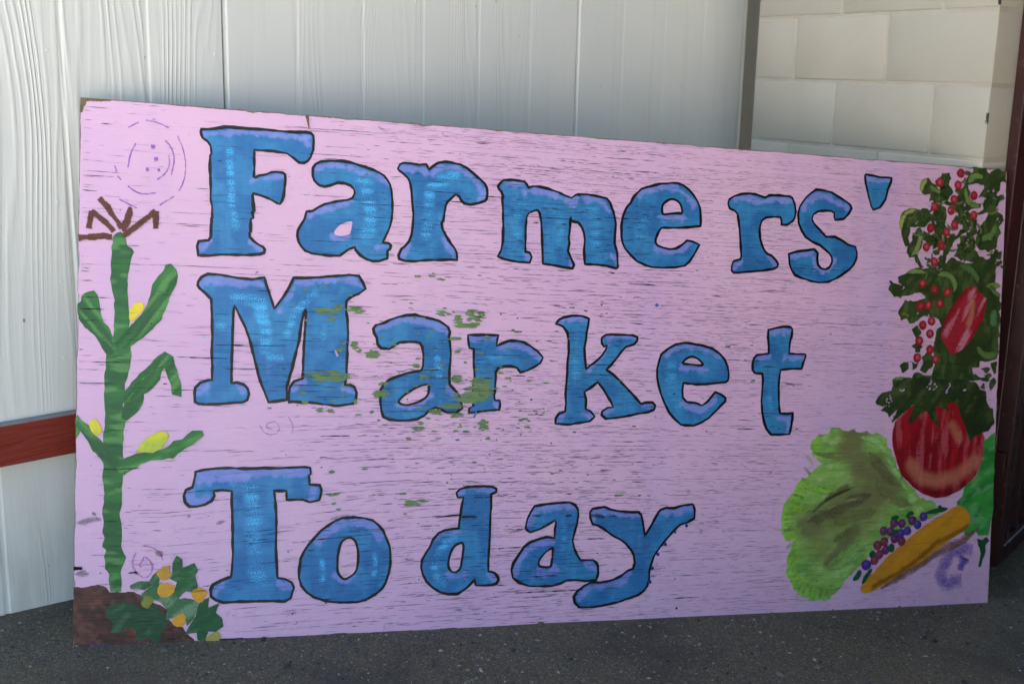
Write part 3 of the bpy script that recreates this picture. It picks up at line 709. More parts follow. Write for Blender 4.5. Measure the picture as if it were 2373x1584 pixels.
L('k', 'W7', [(135,245),(170,200),(230,170),(330,150),(430,155),(510,185),(500,260),(485,340),(475,430),(460,520),(465,640),(478,755),(520,720),(600,660),(660,600),(700,540),(720,490),(680,500),(655,460),(655,400),(700,370),(780,365),(900,370),(1010,375),(1060,395),(1060,430),(1020,480),(930,505),(880,560),(820,640),(770,700),(710,765),(790,820),(870,900),(950,985),(1030,1070),(1100,1150),(1160,1135),(1230,1135),(1262,1170),(1250,1215),(1180,1245),(1050,1265),(900,1300),(780,1315),(700,1320),(655,1280),(660,1240),(720,1195),(785,1190),(760,1130),(710,1050),(670,980),(610,905),(540,960),(458,1020),(478,1100),(475,1210),(530,1235),(575,1295),(520,1350),(400,1365),(300,1385),(200,1380),(130,1375),(135,1310),(170,1260),(240,1235),(250,1150),(245,1050),(250,950),(265,820),(265,700),(280,560),(280,450),(265,340),(220,280),(170,255)],
  peri=[([(160,225),(270,185),(400,180),(490,190)],70),([(680,440),(760,390),(900,385),(1020,400)],60),([(720,490),(660,620),(560,720),(480,810)],60),([(160,1320),(230,1270)],80),([(440,1260),(530,1290)],80),([(690,1250),(770,1215)],65),([(1130,1180),(1220,1180)],70)],
  spark=[([(340,420),(380,430)],60),([(350,680),(360,800),(380,900)],130)])
L('e', 'W7', [(1330,590),(1420,520),(1500,475),(1600,460),(1700,472),(1820,495),(1920,530),(1990,580),(2050,650),(2085,730),(2095,810),(2090,880),(2060,905),(1950,915),(1850,930),(1720,930),(1580,915),(1570,1000),(1575,1080),(1620,1130),(1720,1140),(1795,1170),(1850,1130),(1900,1070),(1945,1015),(2000,1040),(2060,1085),(2055,1120),(1990,1190),(1930,1250),(1870,1310),(1790,1360),(1700,1395),(1600,1395),(1550,1385),(1480,1320),(1420,1250),(1370,1150),(1330,1050),(1300,950),(1283,850),(1285,750),(1305,670)],
  holes=[[(1560,700),(1600,650),(1650,620),(1700,618),(1750,640),(1790,680),(1810,715),(1740,715),(1650,702)]],
  peri=[([(1390,590),(1480,530),(1600,500),(1740,510),(1860,550),(1990,620)],75),([(1550,750),(1700,750),(1850,770)],80),([(1590,1150),(1650,1190),(1790,1210),(1880,1150),(1930,1090)],85)],
  spark=[([(1450,680),(1430,900),(1470,1050),(1540,1200)],130)])
L('t', 'W8', [(1370,215),(1450,195),(1540,180),(1620,182),(1640,205),(1635,290),(1615,350),(1605,480),(1700,488),(1790,490),(1795,515),(1770,580),(1745,655),(1650,655),(1510,668),(1495,750),(1487,850),(1488,1000),(1495,1130),(1510,1165),(1590,1165),(1645,1155),(1640,1230),(1625,1320),(1610,1395),(1500,1402),(1400,1400),(1350,1340),(1320,1260),(1300,1150),(1292,1020),(1300,900),(1308,780),(1300,712),(1215,705),(1192,670),(1190,600),(1205,540),(1240,500),(1370,485),(1375,400),(1365,300)],
  peri=[([(1390,240),(1500,225),(1620,235)],80),([(1240,525),(1380,520)],70),([(1570,525),(1770,520)],75),([(1490,1220),(1620,1210),(1600,1290),(1570,1380)],75)],
  spark=[([(1380,960),(1400,1100)],70)])
L('T', 'W9', [(190,100),(280,80),(400,65),(560,60),(720,68),(880,62),(1050,62),(1200,55),(1330,50),(1385,60),(1390,120),(1370,140),(1375,230),(1480,240),(1500,290),(1490,350),(1475,395),(1380,415),(1310,390),(1140,390),(1135,300),(1010,300),(1020,400),(1030,560),(1030,750),(1025,900),(1035,1050),(1045,1200),(1120,1210),(1190,1245),(1215,1300),(1195,1360),(1180,1410),(1120,1445),(1000,1440),(850,1440),(700,1445),(480,1455),(400,1430),(355,1390),(350,1320),(375,1270),(450,1230),(560,1185),(570,1100),(580,950),(578,800),(575,600),(570,450),(568,300),(480,292),(380,300),(390,350),(360,400),(290,440),(210,460),(130,458),(85,415),(72,350),(90,290),(160,262),(175,200),(190,130)],
  peri=[([(230,130),(500,115),(800,110),(1100,95),(1350,90)],110),([(250,190),(500,170),(750,150)],90),([(130,310),(130,420),(300,380)],110),([(1420,300),(1400,380)],110),([(400,1370),(450,1270)],80),([(1060,1260),(1180,1290)],90)],
  spark=[([(760,270),(780,430),(800,560),(790,700),(790,850),(820,1000),(820,1150),(860,1250)],180)])
L('o', 'W9', [(1570,655),(1640,610),(1720,578),(1830,572),(1940,580),(2030,600),(2090,650),(2140,710),(2175,790),(2205,870),(2215,960),(2215,1060),(2195,1160),(2165,1250),(2130,1310),(2060,1370),(1960,1425),(1880,1450),(1760,1455),(1640,1450),(1520,1435),(1420,1400),(1350,1350),(1290,1280),(1265,1200),(1270,1100),(1285,1000),(1320,920),(1370,850),(1440,770),(1500,700)],
  holes=[[(1665,1000),(1680,900),(1705,830),(1750,790),(1810,782),(1850,810),(1870,870),(1882,950),(1880,1050),(1860,1130),(1810,1180),(1740,1220),(1690,1180),(1665,1120)]],
  peri=[([(1470,820),(1560,720),(1700,640),(1850,620),(2000,640),(2100,760)],110),([(1650,1180),(1740,1250),(1850,1180)],75)],
  spark=[([(1500,1010),(1520,1120),(1510,1240)],60),([(2050,960),(2060,1080),(2040,1180)],60)])
L('d', 'W10', [(645,190),(680,155),(750,130),(850,120),(950,118),(1040,128),(1080,150),(1075,185),(1025,205),(1022,350),(1012,500),(1008,650),(1000,800),(992,950),(992,1045),(1060,1060),(1095,1100),(1105,1140),(1080,1180),(1030,1195),(930,1200),(850,1195),(845,1135),(810,1170),(750,1230),(660,1290),(560,1295),(470,1275),(390,1225),(320,1160),(280,1080),(262,1000),(270,920),(310,850),(355,780),(390,700),(450,630),(520,600),(600,585),(668,578),(680,480),(700,350),(720,240),(660,242)],
  holes=[[(555,950),(575,860),(610,780),(660,745),(710,730),(725,770),(712,870),(700,960),(685,1020),(640,1058),(590,1050),(560,1010)]],
  peri=[([(690,180),(850,155),(1040,160)],60),([(400,720),(500,640),(680,620)],60),([(560,1080),(640,1100),(720,1080)],75),([(1010,1090),(1070,1140)],75)],
  spark=[([(630,680),(530,740),(450,850),(400,1000),(430,1100),(500,1200)],90)])
L('a', 'W11', [(270,470),(290,380),(330,300),(370,240),(470,225),(600,210),(760,205),(810,230),(842,280),(845,350),(825,450),(800,540),(782,620),(800,700),(835,780),(870,830),(940,830),(1000,825),(1040,855),(1058,900),(1060,980),(1040,1045),(930,1055),(800,1045),(720,1050),(650,1085),(560,1110),(430,1115),(300,1110),(200,1075),(130,1020),(115,940),(140,860),(200,770),(250,690),(310,640),(400,605),(500,578),(585,590),(588,520),(600,430),(590,400),(520,440),(430,490),(320,528),(280,500)],
  holes=[[(405,870),(430,810),(480,750),(540,710),(572,690),(565,760),(550,870),(540,905),(430,905)]],
  peri=[([(310,440),(350,300),(450,260),(700,240),(800,270)],80),([(160,980),(190,850),(280,720),(400,650),(540,620)],80),([(420,960),(490,980),(580,920)],95),([(920,860),(1020,930)],75)],
  spark=[([(680,420),(690,560),(680,700)],70),([(740,930),(800,935)],50)])
L('y', 'W11', [(975,370),(970,310),(1000,270),(1080,258),(1130,250),(1200,280),(1300,300),(1400,305),(1500,308),(1530,340),(1550,440),(1568,565),(1610,500),(1660,410),(1710,320),(1735,285),(1800,262),(1890,265),(1980,235),(2090,222),(2112,280),(2105,375),(2030,420),(1950,445),(1890,500),(1830,570),(1770,640),(1710,720),(1665,790),(1635,880),(1618,950),(1615,1030),(1595,1110),(1550,1170),(1490,1210),(1380,1250),(1240,1295),(1100,1325),(960,1345),(850,1340),(805,1290),(795,1230),(830,1170),(900,1115),(970,1075),(1100,1070),(1220,1045),(1310,1000),(1390,940),(1440,920),(1458,860),(1450,780),(1420,720),(1360,650),(1290,600),(1200,550),(1120,490),(1050,450),(1000,440)],
  peri=[([(1010,380),(1030,300),(1130,300),(1300,325),(1500,330)],80),([(1750,310),(1900,300),(2070,260)],85),([(850,1230),(980,1120),(1150,1100),(1300,1070),(1400,980)],85)])

BLUE, BLUE2, PERI, PERI2, INK = s2l((58, 134, 184)), s2l((46, 114, 170)), s2l((150, 156, 220)), s2l((124, 136, 210)), s2l((19, 16, 18))
def build_letters():
    for li, (ch, win, outer, holes, peri, spark, bare) in enumerate(LETTERS):
        op = P(win, outer); hp = [P(win, q) for q in holes]; bp = [P(win, q) for q in bare]
        pp = [(P(win, a), PX(win, b)) for a, b in peri]; sp = [(P(win, a), PX(win, b)) for a, b in spark]
        def colf(v, s=li):
            n = fbm(v[:, 0] * 22, v[:, 1] * 22, s); n2 = fbm(v[:, 0] * 60, v[:, 1] * 25, s + 40); st = fbm(v[:, 0] * 160, v[:, 1] * 18, s + 60)
            c = BLUE + (BLUE2 - BLUE) * sst(.35, .7, n)[:, None]
            c = c * (0.9 + 0.22 * st)[:, None] + (np.clip(n2 - .68, 0, 1) * .3)[:, None] * np.array([.5, .6, .7])
            for pl, wd in pp:
                d = dseg(v, pl) - wd * .5
                k = sst(0.0022, -0.0022, d + 0.0015 + 0.018 * (fbm(v[:, 0] * 75, v[:, 1] * 45, s + 7) - .5))
                pc = PERI + (PERI2 - PERI) * fbm(v[:, 0] * 50, v[:, 1] * 50, s + 9)[:, None]
                c = c * (1 - k * .8)[:, None] + pc * (k * .8)[:, None]
            a = np.zeros(len(v))
            for pl, wd in sp:
                d = dseg(v, pl) / (wd * .5)
                a = np.maximum(a, sst(1.25, 0.35, d + 0.5 * (fbm(v[:, 0] * 40, v[:, 1] * 70, s + 11) - .5)) * (1.0 if op[:, 0].mean() < .95 else .55))
            return np.hstack([c, a[:, None]])
        fo = fill('letter', op, colf, 0.0010, hp + bp, 0.0046, 0.0008, seed=li, smooth=0)
        tag(fo, label='blue painted letter %s with black brushed outline' % ch if ch != "'" else 'blue painted apostrophe with black brushed outline')
        ribbon('outline', op, 0.0062, INK, 0.0016, True, fo, seed=li, wv=0.55, smooth=0)
        for q in hp: ribbon('counter_outline', q, 0.0058, INK, 0.0016, True, fo, seed=li + 30, wv=0.5, smooth=1)
build_letters()

# ---- generic brushed colour
def brush(c1, c2, ang=0.0, f=(18, 90), seed=0, light=None, la=0.0):
    c1, c2 = s2l(c1), s2l(c2); ca, sa = math.cos(ang), math.sin(ang)
    def g(v):
        x = v[:, 0] * ca + v[:, 1] * sa; y = -v[:, 0] * sa + v[:, 1] * ca
        n = fbm(x * f[0], y * f[1], seed); n2 = fbm(v[:, 0] * 14, v[:, 1] * 14, seed + 5)
        k = sst(.36, .64, n * .7 + n2 * .3)
        c = c1 + (c2 - c1) * k[:, None]
        if light is not None:
            q = sst(.54, .72, fbm(x * f[0] * 1.6, y * f[1] * 1.3, seed + 8)) * la
            c = c * (1 - q)[:, None] + s2l(light) * q[:, None]
        return c
    return g

def dot(name, c, r, colf, h, parent, asp=1.0, n=14, seed=0, mat=None, rough=0.0007):
    a = np.linspace(0, 2 * math.pi, n, endpoint=False)
    rr = r * (1 + (0.5 if rough > .003 else 0.14) * (vn(np.cos(a) * 1.7 + seed, np.sin(a) * 1.7, seed) - .5))
    pl = np.stack([c[0] + rr * np.cos(a), c[1] + rr * asp * np.sin(a)], 1)
    return fill(name, pl, colf, h, (), 0.004, rough, parent, mat, seed, 1)

def build_corn():
    off2 = 1485.4; off3 = 2846.9
    right = [(540,450),(550,530),(600,560),(620,590),(600,640),(585,720),(570,800),(558,900),(560,1000),(572,1080),(580,1200),(570,1310),(590,1490),(598,1585),(585,1685),(560,1785),(530,1855),(530,1985),(515,2085),(540,2185),(525,2285),(520,2385),(510,2465),(525,2565),(515,2725),(505,2825),(500,2930),(505,2997),(480,3087),(500,3187),(510,3307),(495,3407),(550,3507),(500,3617),(495,3677),(505,3767),(500,3832)]
    left = [(400,3837),(380,3747),(380,3667),(345,3617),(345,3547),(335,3497),(355,3437),(315,3407),(335,3327),(320,3247),(335,3177),(318,3087),(330,2977),(335,2900),(330,2825),(320,2735),(332,2645),(330,2500),(320,2385),(340,2245),(350,2125),(335,1985),(340,1785),(355,1555),(420,1400),(430,1300),(432,1150),(430,1050),(415,960),(400,900),(385,850),(405,770),(400,700),(410,600),(405,545),(420,500)]
    g = ((44, 112, 42), (30, 92, 38))
    st = fill('corn_plant', P('C1', [(410,460),(430,430),(490,395)] + right + left), brush(*g, ang=0, f=(10, 48), seed=101, light=(112, 166, 88), la=.5), 0.0010, seed=101, grid=.0038, rough=.002)
    tag(st, label='tall green painted corn stalk with brown tassel')
    leaves = [('C1', [(135,990),(240,960),(270,1000),(290,1080),(305,1180),(325,1260),(380,1310),(410,1380),(430,1420),(440,1520),(420,1570),(345,1560),(280,1440),(240,1390),(150,1320),(110,1260),(85,1190),(80,1090),(110,1060),(120,1010)], -.9),
        ('C1', [(430,1470),(520,1380),(590,1290),(690,1190),(740,1100),(770,1010),(800,900),(850,830),(905,760),(920,720),(975,700),(1025,750),(1040,820),(1020,920),(960,1040),(920,1150),(880,1240),(800,1330),(720,1410),(600,1485),(500,1530)], .95),
        ('C2', [(520,560),(530,450),(590,360),(680,260),(780,180),(850,100),(912,58),(1000,110),(1015,180),(1040,280),(1075,380),(1075,490),(980,470),(970,370),(930,270),(915,215),(885,250),(870,320),(830,380),(720,470),(700,560),(650,640),(550,720),(500,700)], .9),
        ('C2', [(65,700),(80,660),(130,720),(190,760),(230,840),(300,900),(370,980),(440,1060),(490,1140),(440,1210),(340,1150),(300,1080),(230,1010),(190,930),(130,850),(110,820),(70,890),(62,800)], -.8),
        ('C2', [(450,1160),(530,1080),(640,1035),(760,1010),(880,990),(950,960),(1000,915),(1090,890),(1130,850),(1180,815),(1275,820),(1290,860),(1200,930),(1090,1000),(990,1075),(880,1095),(780,1095),(690,1135),(600,1190),(530,1235),(480,1220)], .35)]
    for i, (wn, pl, an) in enumerate(leaves):
        fill('leaf', P(wn, pl), brush((46, 118, 44), (28, 88, 36), an, (7, 85), 110 + i, (118, 170, 88), .5), 0.0013 + .0001 * i, seed=110 + i, parent=st, grid=.0036, rough=.002)
    ribbon('leaf_highlight', P('C2', [(545,560),(600,470),(660,360),(750,270)]), PX('C2', 50), s2l((66, 168, 40)), 0.0021, parent=st, mat=M['dry'], alpha=.8, taper=True, across=4, seed=3)
    ears = [('C1', [(575,1220),(580,1150),(620,1090),(670,1070),(710,1085),(718,1130),(680,1180),(640,1220),(605,1260),(580,1250)], (248, 218, 40), (238, 204, 44)),
        ('C2', [(190,740),(215,700),(260,705),(295,750),(315,820),(290,840),(270,865),(230,845),(200,790)], (240, 212, 44), (190, 196, 52)),
        ('C2', [(640,1010),(700,930),(760,870),(830,830),(920,815),(955,850),(940,910),(890,980),(800,1025),(700,1015),(650,1025)], (222, 212, 40), (176, 196, 66))]
    for i, (wn, pl, a, b) in enumerate(ears):
        fill('ear', P(wn, pl), brush(a, b, .8, (30, 60), 130 + i), 0.0022, seed=130 + i, parent=st)
    tas = [([(290,75),(350,140),(420,240),(470,310),(505,370)],48),([(190,370),(200,300),(215,200)],48),([(215,200),(300,270),(370,330),(430,400)],52),([(90,455),(200,447),(300,442),(410,448)],50),([(580,160),(570,240),(540,330),(520,400)],66),([(520,440),(600,375),(700,300),(800,225),(830,205)],48),([(830,205),(832,290),(830,370)],48)]
    for i, (pl, wd) in enumerate(tas):
        ribbon('tassel', P('C1', pl), PX('C1', wd * 1.3), s2l((104, 52, 34)), 0.0017 + .00008 * i, parent=st, mat=M['dry'], alpha=1.15, wv=.4, seed=140 + i, across=4, jit=.0015, taper=(i == 4))
build_corn()

def build_squash_bed():
    soil = fill('soil', P('C3', [(45,950),(120,945),(280,930),(350,950),(400,985),(500,990),(600,995),(700,1030),(780,1080),(870,1120),(950,1160),(930,1230),(1000,1300),(1090,1330),(1130,1390),(1200,1450),(1215,1495),(1050,1480),(900,1490),(700,1500),(500,1520),(200,1515),(50,1500),(40,1250)]),
        brush((92, 44, 30), (60, 29, 21), 1.1, (70, 45), 150, (128, 78, 62), .5), 0.0008, seed=150, rough=.003)
    tag(soil, label='brown painted soil mound at the foot of the corn')
    shapes = [([(690,1010),(770,950),(880,900),(1000,1000),(1060,1060),(1100,1050),(1230,1070),(1230,1150),(1190,1250),(1130,1320),(1090,1200),(1000,1240),(930,1260),(940,1160),(870,1090),(800,1060),(700,1080)], (66, 108, 62), (34, 84, 44)),
        ([(350,1180),(420,1100),(580,1080),(640,1120),(720,1160),(820,1110),(880,1170),(930,1240),(930,1330),(880,1370),(870,1440),(840,1500),(790,1440),(730,1440),(670,1470),(635,1390),(640,1350),(540,1330),(500,1380),(390,1380),(420,1290),(370,1240)], (22, 74, 36), (28, 62, 32)),
        ([(1100,1400),(1150,1310),(1210,1220),(1240,1100),(1340,1040),(1330,1140),(1440,1095),(1400,1190),(1460,1240),(1475,1320),(1400,1370),(1330,1370),(1300,1470),(1230,1450),(1220,1380),(1150,1390)], (28, 92, 42), (22, 80, 40)),
        ([(990,820),(985,720),(1030,640),(1080,680),(1085,760),(1200,715),(1235,790),(1205,830),(1230,930),(1215,990),(1120,980),(1050,1050),(1000,1000),(1030,900),(960,860)], (30, 96, 42), (24, 82, 40)),
        ([(580,930),(660,890),(760,890),(800,930),(720,970),(590,960)], (42, 98, 48), (30, 86, 42)),
        ([(765,890),(800,830),(860,780),(870,860),(850,930),(800,940)], (52, 104, 50), (34, 88, 44))]
    root = None
    for i, (pl, a, b) in enumerate(shapes):
        o = fill('squash_plant' if root is None else 'leaf', P('C3', pl), brush(a, b, .6, (14, 80), 160 + i, (150, 176, 136), .5 if i in (0, 4, 5) else .15), 0.0012 + .0002 * i, seed=160 + i, parent=root)
        if root is None: root = o; tag(o, label='dark green painted squash plant with orange blossoms')
    for i, (x, y, r, c, d) in enumerate([(910,805,58,(226,160,38),(206,150,46)),(930,970,70,(240,164,30),(214,160,44)),(1235,1015,64,(240,158,28),(228,156,34)),(1055,1262,60,(236,160,30),(206,150,44)),(745,1090,50,(150,142,54),(120,128,52)),(1372,1430,52,(178,160,66),(168,150,70))]):
        dot('blossom', P('C3', [(x, y)])[0], PX('C3', r * 1.12), brush(c, d, .4, (40, 40), 170 + i), 0.0026, root, 1.0, 18, 170 + i, rough=.004)
build_squash_bed()

CRAY = s2l((170, 74, 196)); CRAY2 = s2l((212, 124, 204))
def build_crayon():
    first = None
    arcs = [([(870,868),(945,832)],8),([(990,818),(1080,835),(1150,872)],9),([(1210,925),(1250,1020),(1266,1130),(1250,1240),(1215,1300)],9),([(810,1355),(880,1392),(930,1415)],9),([(1085,1395),(1185,1335)],9),([(925,975),(885,1050),(870,1140)],11),([(870,1265),(920,1305),(980,1322),(1060,1312)],10),([(1125,955),(1165,1000),(1190,1080),(1165,1190)],11),([(1150,1055),(1155,1120),(1130,1180),(1070,1220)],10),([(780,1125),(793,1168)],9),([(800,1198),(825,1225)],8),
            ([(1028,998),(1055,998)],28),([(1048,1085),(1075,1082)],26),([(1000,1138),(1006,1165)],18),([(1072,1158),(1090,1156)],18)]
    for i, (pl, wd) in enumerate(arcs):
        o = ribbon('crayon_drawing' if first is None else 'crayon_arc', P('Z1', pl), PX('Z1', wd * 1.25), CRAY, 0.0009, parent=first, mat=M['soft'], alpha=.95, seed=200 + i, wv=.3, across=2)
        if first is None: first = o; tag(o, label='faint purple crayon rings above the corn tassel')
    for i, (wn, pl, wd) in enumerate([('C3', [(640,620),(610,680),(605,740),(640,800),(700,850),(740,855),(790,810),(800,740),(770,690),(720,650),(700,700),(670,730),(690,755)], 16), ('C3', [(710,550),(800,570),(860,600),(900,690)], 11),
            ('S', [(602,985),(612,1003),(636,1008),(650,992),(640,976),(622,978),(616,990),(630,994)], 2.4), ('S', [(668,965),(680,985),(676,1003)], 2)]):
        ribbon('crayon_swirl', P(wn, pl), PX(wn, wd * 1.3), CRAY2, 0.0009, parent=first, mat=M['soft'], alpha=.9, seed=230 + i, wv=.3, across=2)
build_crayon()

def build_vine():
    OL = ((58, 76, 34), (48, 64, 30))
    polys = [
     ('V1', [(1060,75),(1180,90),(1240,165),(1320,105),(1432,125),(1426,255),(1360,260),(1360,340),(1300,420),(1270,520),(1250,600),(1180,590),(1210,470),(1190,400),(1110,435),(1165,330),(1165,275),(1040,270),(930,300),(980,240),(1010,180),(1040,150)]),
     ('V1', [(955,150),(985,125),(1030,145),(1000,185),(965,175)]),
     ('V1', [(1100,600),(1170,560),(1175,440),(1215,440),(1220,560),(1190,610),(1120,620)]),
     ('V1', [(1270,520),(1290,420),(1395,395),(1405,450),(1330,520),(1310,590),(1380,620),(1405,700),(1350,750),(1355,850),(1310,980),(1220,1045),(1140,1030),(1070,960),(1080,870),(1130,760),(1190,690),(1230,560)]),
     ('V1', [(880,400),(950,280),(1000,270),(1010,400),(1000,500),(1060,510),(1135,505),(1130,550),(1050,560),(985,600),(985,700),(1080,690),(1085,740),(990,760),(960,830),(880,880),(810,950),(770,1050),(730,1180),(690,1240),(660,1250),(660,1140),(700,1100),(740,990),(700,950),(740,890),(850,860),(920,780),(920,710),(880,650),(860,530),(700,495),(710,470),(860,490)]),
     ('V1', [(465,390),(450,320),(490,220),(550,210),(580,260),(680,340),(690,250),(690,160),(790,150),(800,210),(770,270),(820,360),(770,440),(690,490),(560,470),(555,390),(490,400)]),
     ('V1', [(590,600),(650,500),(740,540),(760,640),(740,740),(700,830),(690,900),(640,1000),(590,1010),(610,900),(600,760),(570,700)]),
     ('V1', [(285,990),(240,880),(215,740),(230,620),(330,545),(450,560),(520,540),(560,590),(560,680),(500,780),(440,760),(390,770),(330,770),(325,900),(330,980)]),
     ('V1', [(285,1040),(300,1000),(345,940),(350,870),(400,800),(440,780),(470,820),(475,920),(440,1030),(380,1110),(330,1115)]),
     ('V1', [(480,800),(560,850),(600,900),(580,980),(530,940),(480,910)]),
     ('V1', [(900,870),(1000,870),(1060,930),(1080,1030),(1110,1080),(1180,1120),(1250,1110),(1290,1000),(1320,1050),(1310,1200),(1300,1330),(1290,1450),(1150,1560),(1100,1420),(1050,1430),(900,1520),(860,1590),(540,1590),(440,1500),(230,1568),(160,1540),(95,1480),(100,1370),(150,1400),(250,1440),(200,1400),(200,1320),(340,1260),(440,1220),(600,1240),(650,1260),(740,1180),(800,1110),(870,1150),(960,1180),(1060,1170),(900,1130),(860,1040),(900,960)]),
     ('V1', [(380,1090),(420,1090),(470,1180),(500,1220),(450,1240),(400,1150)]),
     ('V2', [(750,60),(960,30),(1200,60),(1390,60),(1390,250),(1400,300),(1455,310),(1448,700),(1428,950),(1410,1030),(1340,1070),(1230,1060),(1220,1130),(1140,1140),(1150,1200),(1220,1240),(1330,1250),(1330,1290),(1090,1290),(1080,1380),(1180,1310),(1190,1390),(1260,1400),(1290,1400),(1300,1568),(60,1560),(40,1530),(80,1450),(200,1400),(250,1350),(220,1280),(330,1250),(450,1240),(500,1200),(600,1210),(680,1210),(700,1120),(750,1050),(700,960),(700,850),(740,720),(780,650),(740,580),(640,560),(560,570),(430,640),(400,560),(330,600),(300,520),(340,430),(380,370),(440,380),(480,380),(640,340),(740,300),(760,200)]),
     ('V2', [(310,1110),(360,1060),(420,1080),(425,1150),(345,1205)]), ('V2', [(440,1060),(520,1080),(515,1130),(460,1150)]),
     ('V2', [(560,1000),(640,950),(690,1010),(690,1110),(600,1190),(540,1160),(590,1080)]),
     ('V2', [(450,880),(520,850),(575,890),(550,970),(490,960)]),
     ('V2', [(455,690),(520,650),(560,720),(520,800),(470,760)]),
     ('V2', [(1320,1330),(1370,1250),(1405,1290),(1395,1340),(1350,1400)]), ('V2', [(1210,1360),(1260,1310),(1290,1350),(1280,1400)]),
     ('V2', [(1240,1140),(1310,1115),(1350,1150),(1290,1200)]), ('V2', [(1270,1220),(1340,1190),(1360,1230),(1320,1280)]),
     ('V2', [(1350,1070),(1415,1060),(1415,1180),(1380,1220),(1360,1130)]),
    ]
    tags = None
    for i, (wn, pl) in enumerate(polys):
        o = fill('tomato_vine' if tags is None else 'vine_leaf', P(wn, pl), brush(*OL, ang=.9 + .3 * (i % 5), f=(16, 60), seed=300 + i, light=(104, 120, 66), la=.45), 0.0008 + 0.00004 * i, seed=300 + i, rough=.0055, parent=tags, grid=.005)
        if tags is None: tags = o; tag(o, label='dark olive painted tomato vine with red cherry tomatoes')
    dabs = [(700,200),(740,240),(760,380),(650,430),(900,360),(940,450),(880,560),(650,620),(670,700),(700,780),(640,860),(620,940),(900,600),(930,640),(960,720),(1060,720),(540,640),(500,700),(530,880),(560,930),(630,1050),(680,1130),(600,1230),(1050,800),(820,880),(760,930),(1000,860),(1030,950),(960,1020),(900,1080),(1340,1080),(1350,1200),(1230,330),(1240,450),(1280,520),(430,640),(720,640),(860,700),(1000,640),(640,1180)]
    for i, (x, y) in enumerate(dabs):
        a = rng.uniform(0, 6.28, 9); a.sort(); r = rng.uniform(26, 62, 9)
        fill('vine_leaf', P('V1', [(x + q * math.cos(t), y + q * 1.15 * math.sin(t)) for q, t in zip(r, a)]), brush(*OL, ang=i * .7, f=(18, 60), seed=700 + i, light=(104, 120, 66), la=.4), 0.0018 + .00001 * i, seed=700 + i, rough=.004, parent=tags, grid=.005)
    # lighter curved strokes
    LS = [('V1', [(1000,260),(1030,205),(1090,180),(1160,200)], 70, (118,140,70)), ('V1', [(960,330),(970,420),(1010,500),(1120,530)], 60, (110,134,72)), ('V1', [(1130,900),(1210,890),(1280,830),(1300,740)], 70, (98,124,66)),
        ('V1', [(460,360),(470,280),(520,220)], 50, (150,158,84)), ('V1', [(560,300),(620,350),(680,370)], 50, (106,124,70)), ('V1', [(230,800),(235,680),(300,590),(400,565)], 46, (150,158,80)), ('V1', [(440,830),(445,930),(400,1040),(350,1090)], 50, (132,148,84)),
        ('V1', [(300,1280),(380,1260),(500,1280)], 46, (130,142,76)), ('V1', [(650,1310),(740,1290),(820,1340),(850,1440),(830,1500)], 60, (112,134,72)), ('V1', [(900,1200),(1020,1240),(1090,1330),(1100,1400)], 70, (86,112,58)), ('V1', [(1200,1440),(1300,1430),(1360,1440)], 60, (120,138,66)),
        ('V1', [(1240,1420),(1290,1500),(1360,1550)], 50, (98,120,62)), ('V2', [(1390,480),(1370,560),(1390,660)], 90, (84,116,70)), ('V2', [(1190,900),(1250,980),(1340,1010),(1420,960)], 70, (92,116,60)), ('V2', [(230,1280),(330,1270),(450,1290)], 60, (110,128,62)), ('V2', [(710,950),(760,1040),(750,1140)], 80, (74,96,50)), ('V2', [(1090,1440),(1150,1500),(1240,1540)], 80, (84,104,58)),
        ('V2', [(330,530),(380,520),(420,560)], 40, (112,112,48)), ('V3', [(1120,300),(1180,340),(1240,380)], 60, (92,112,70)), ('V3', [(1150,480),(1240,520),(1350,500)], 60, (80,100,52)), ('V3', [(900,220),(950,300)], 40, (96,108,60)), ('V3', [(330,330),(420,290),(480,320)], 40, (86,92,42))]
    for i, (wn, pl, wd, c) in enumerate(LS):
        ribbon('vine_stroke', P(wn, pl), PX(wn, wd * 1.35), s2l(c) * 1.1, 0.0021, parent=tags, mat=M['dry'], alpha=1.05, taper=True, across=4, seed=340 + i, wv=.3)
    for i in range(70):
        x, y = dabs[i % len(dabs)]; x += rng.normal() * 70; y += rng.normal() * 70; a = rng.uniform(0, 3.14); ln = rng.uniform(40, 90)
        c = [(70, 88, 40), (88, 106, 52), (116, 128, 66), (54, 70, 32)][i % 4]
        ribbon('vine_stroke', P('V1', [(x, y), (x + ln * math.cos(a), y + ln * math.sin(a)), (x + 1.7 * ln * math.cos(a + .5), y + 1.7 * ln * math.sin(a + .5))]), PX('V1', rng.uniform(26, 46)), s2l(c), 0.0020 + .000003 * i, parent=tags, mat=M['soft'], alpha=1.15, taper=True, across=4, seed=800 + i, wv=.4)
    ch1 = [(908,155),(668,262),(877,292),(1057,410),(832,452),(608,532),(798,578),(1055,632),(838,740),(566,778),(745,823),(517,993),(688,975),(607,1157),(473,1405),(612,1478),(757,1505)]
    ch2 = [(640,425),(548,438),(768,408),(673,608),(575,652),(655,750),(535,830),(655,930),(512,1020),(718,1040)]
    for i, (wn, x, y) in enumerate([('V1', *q) for q in ch1] + [('V2', *q) for q in ch2]):
        c = P(wn, [(x, y)])[0]
        def cf(v, c=c, i=i):
            b = brush((176, 26, 36), (150, 16, 28), 1.2, (60, 60), 370 + i)(v)
            d = np.linalg.norm((v - c - np.array([0.0, .001])) / np.array([.008, .009]), axis=1)
            k = sst(1.1, .2, d) * (.75 if i % 3 else .35)
            return b * (1 - k)[:, None] + s2l((214, 116, 126)) * k[:, None]
        dot('cherry_tomato', c, PX(wn, 47), cf, 0.0023, tags, 1.02, 14, 370 + i)
build_vine()

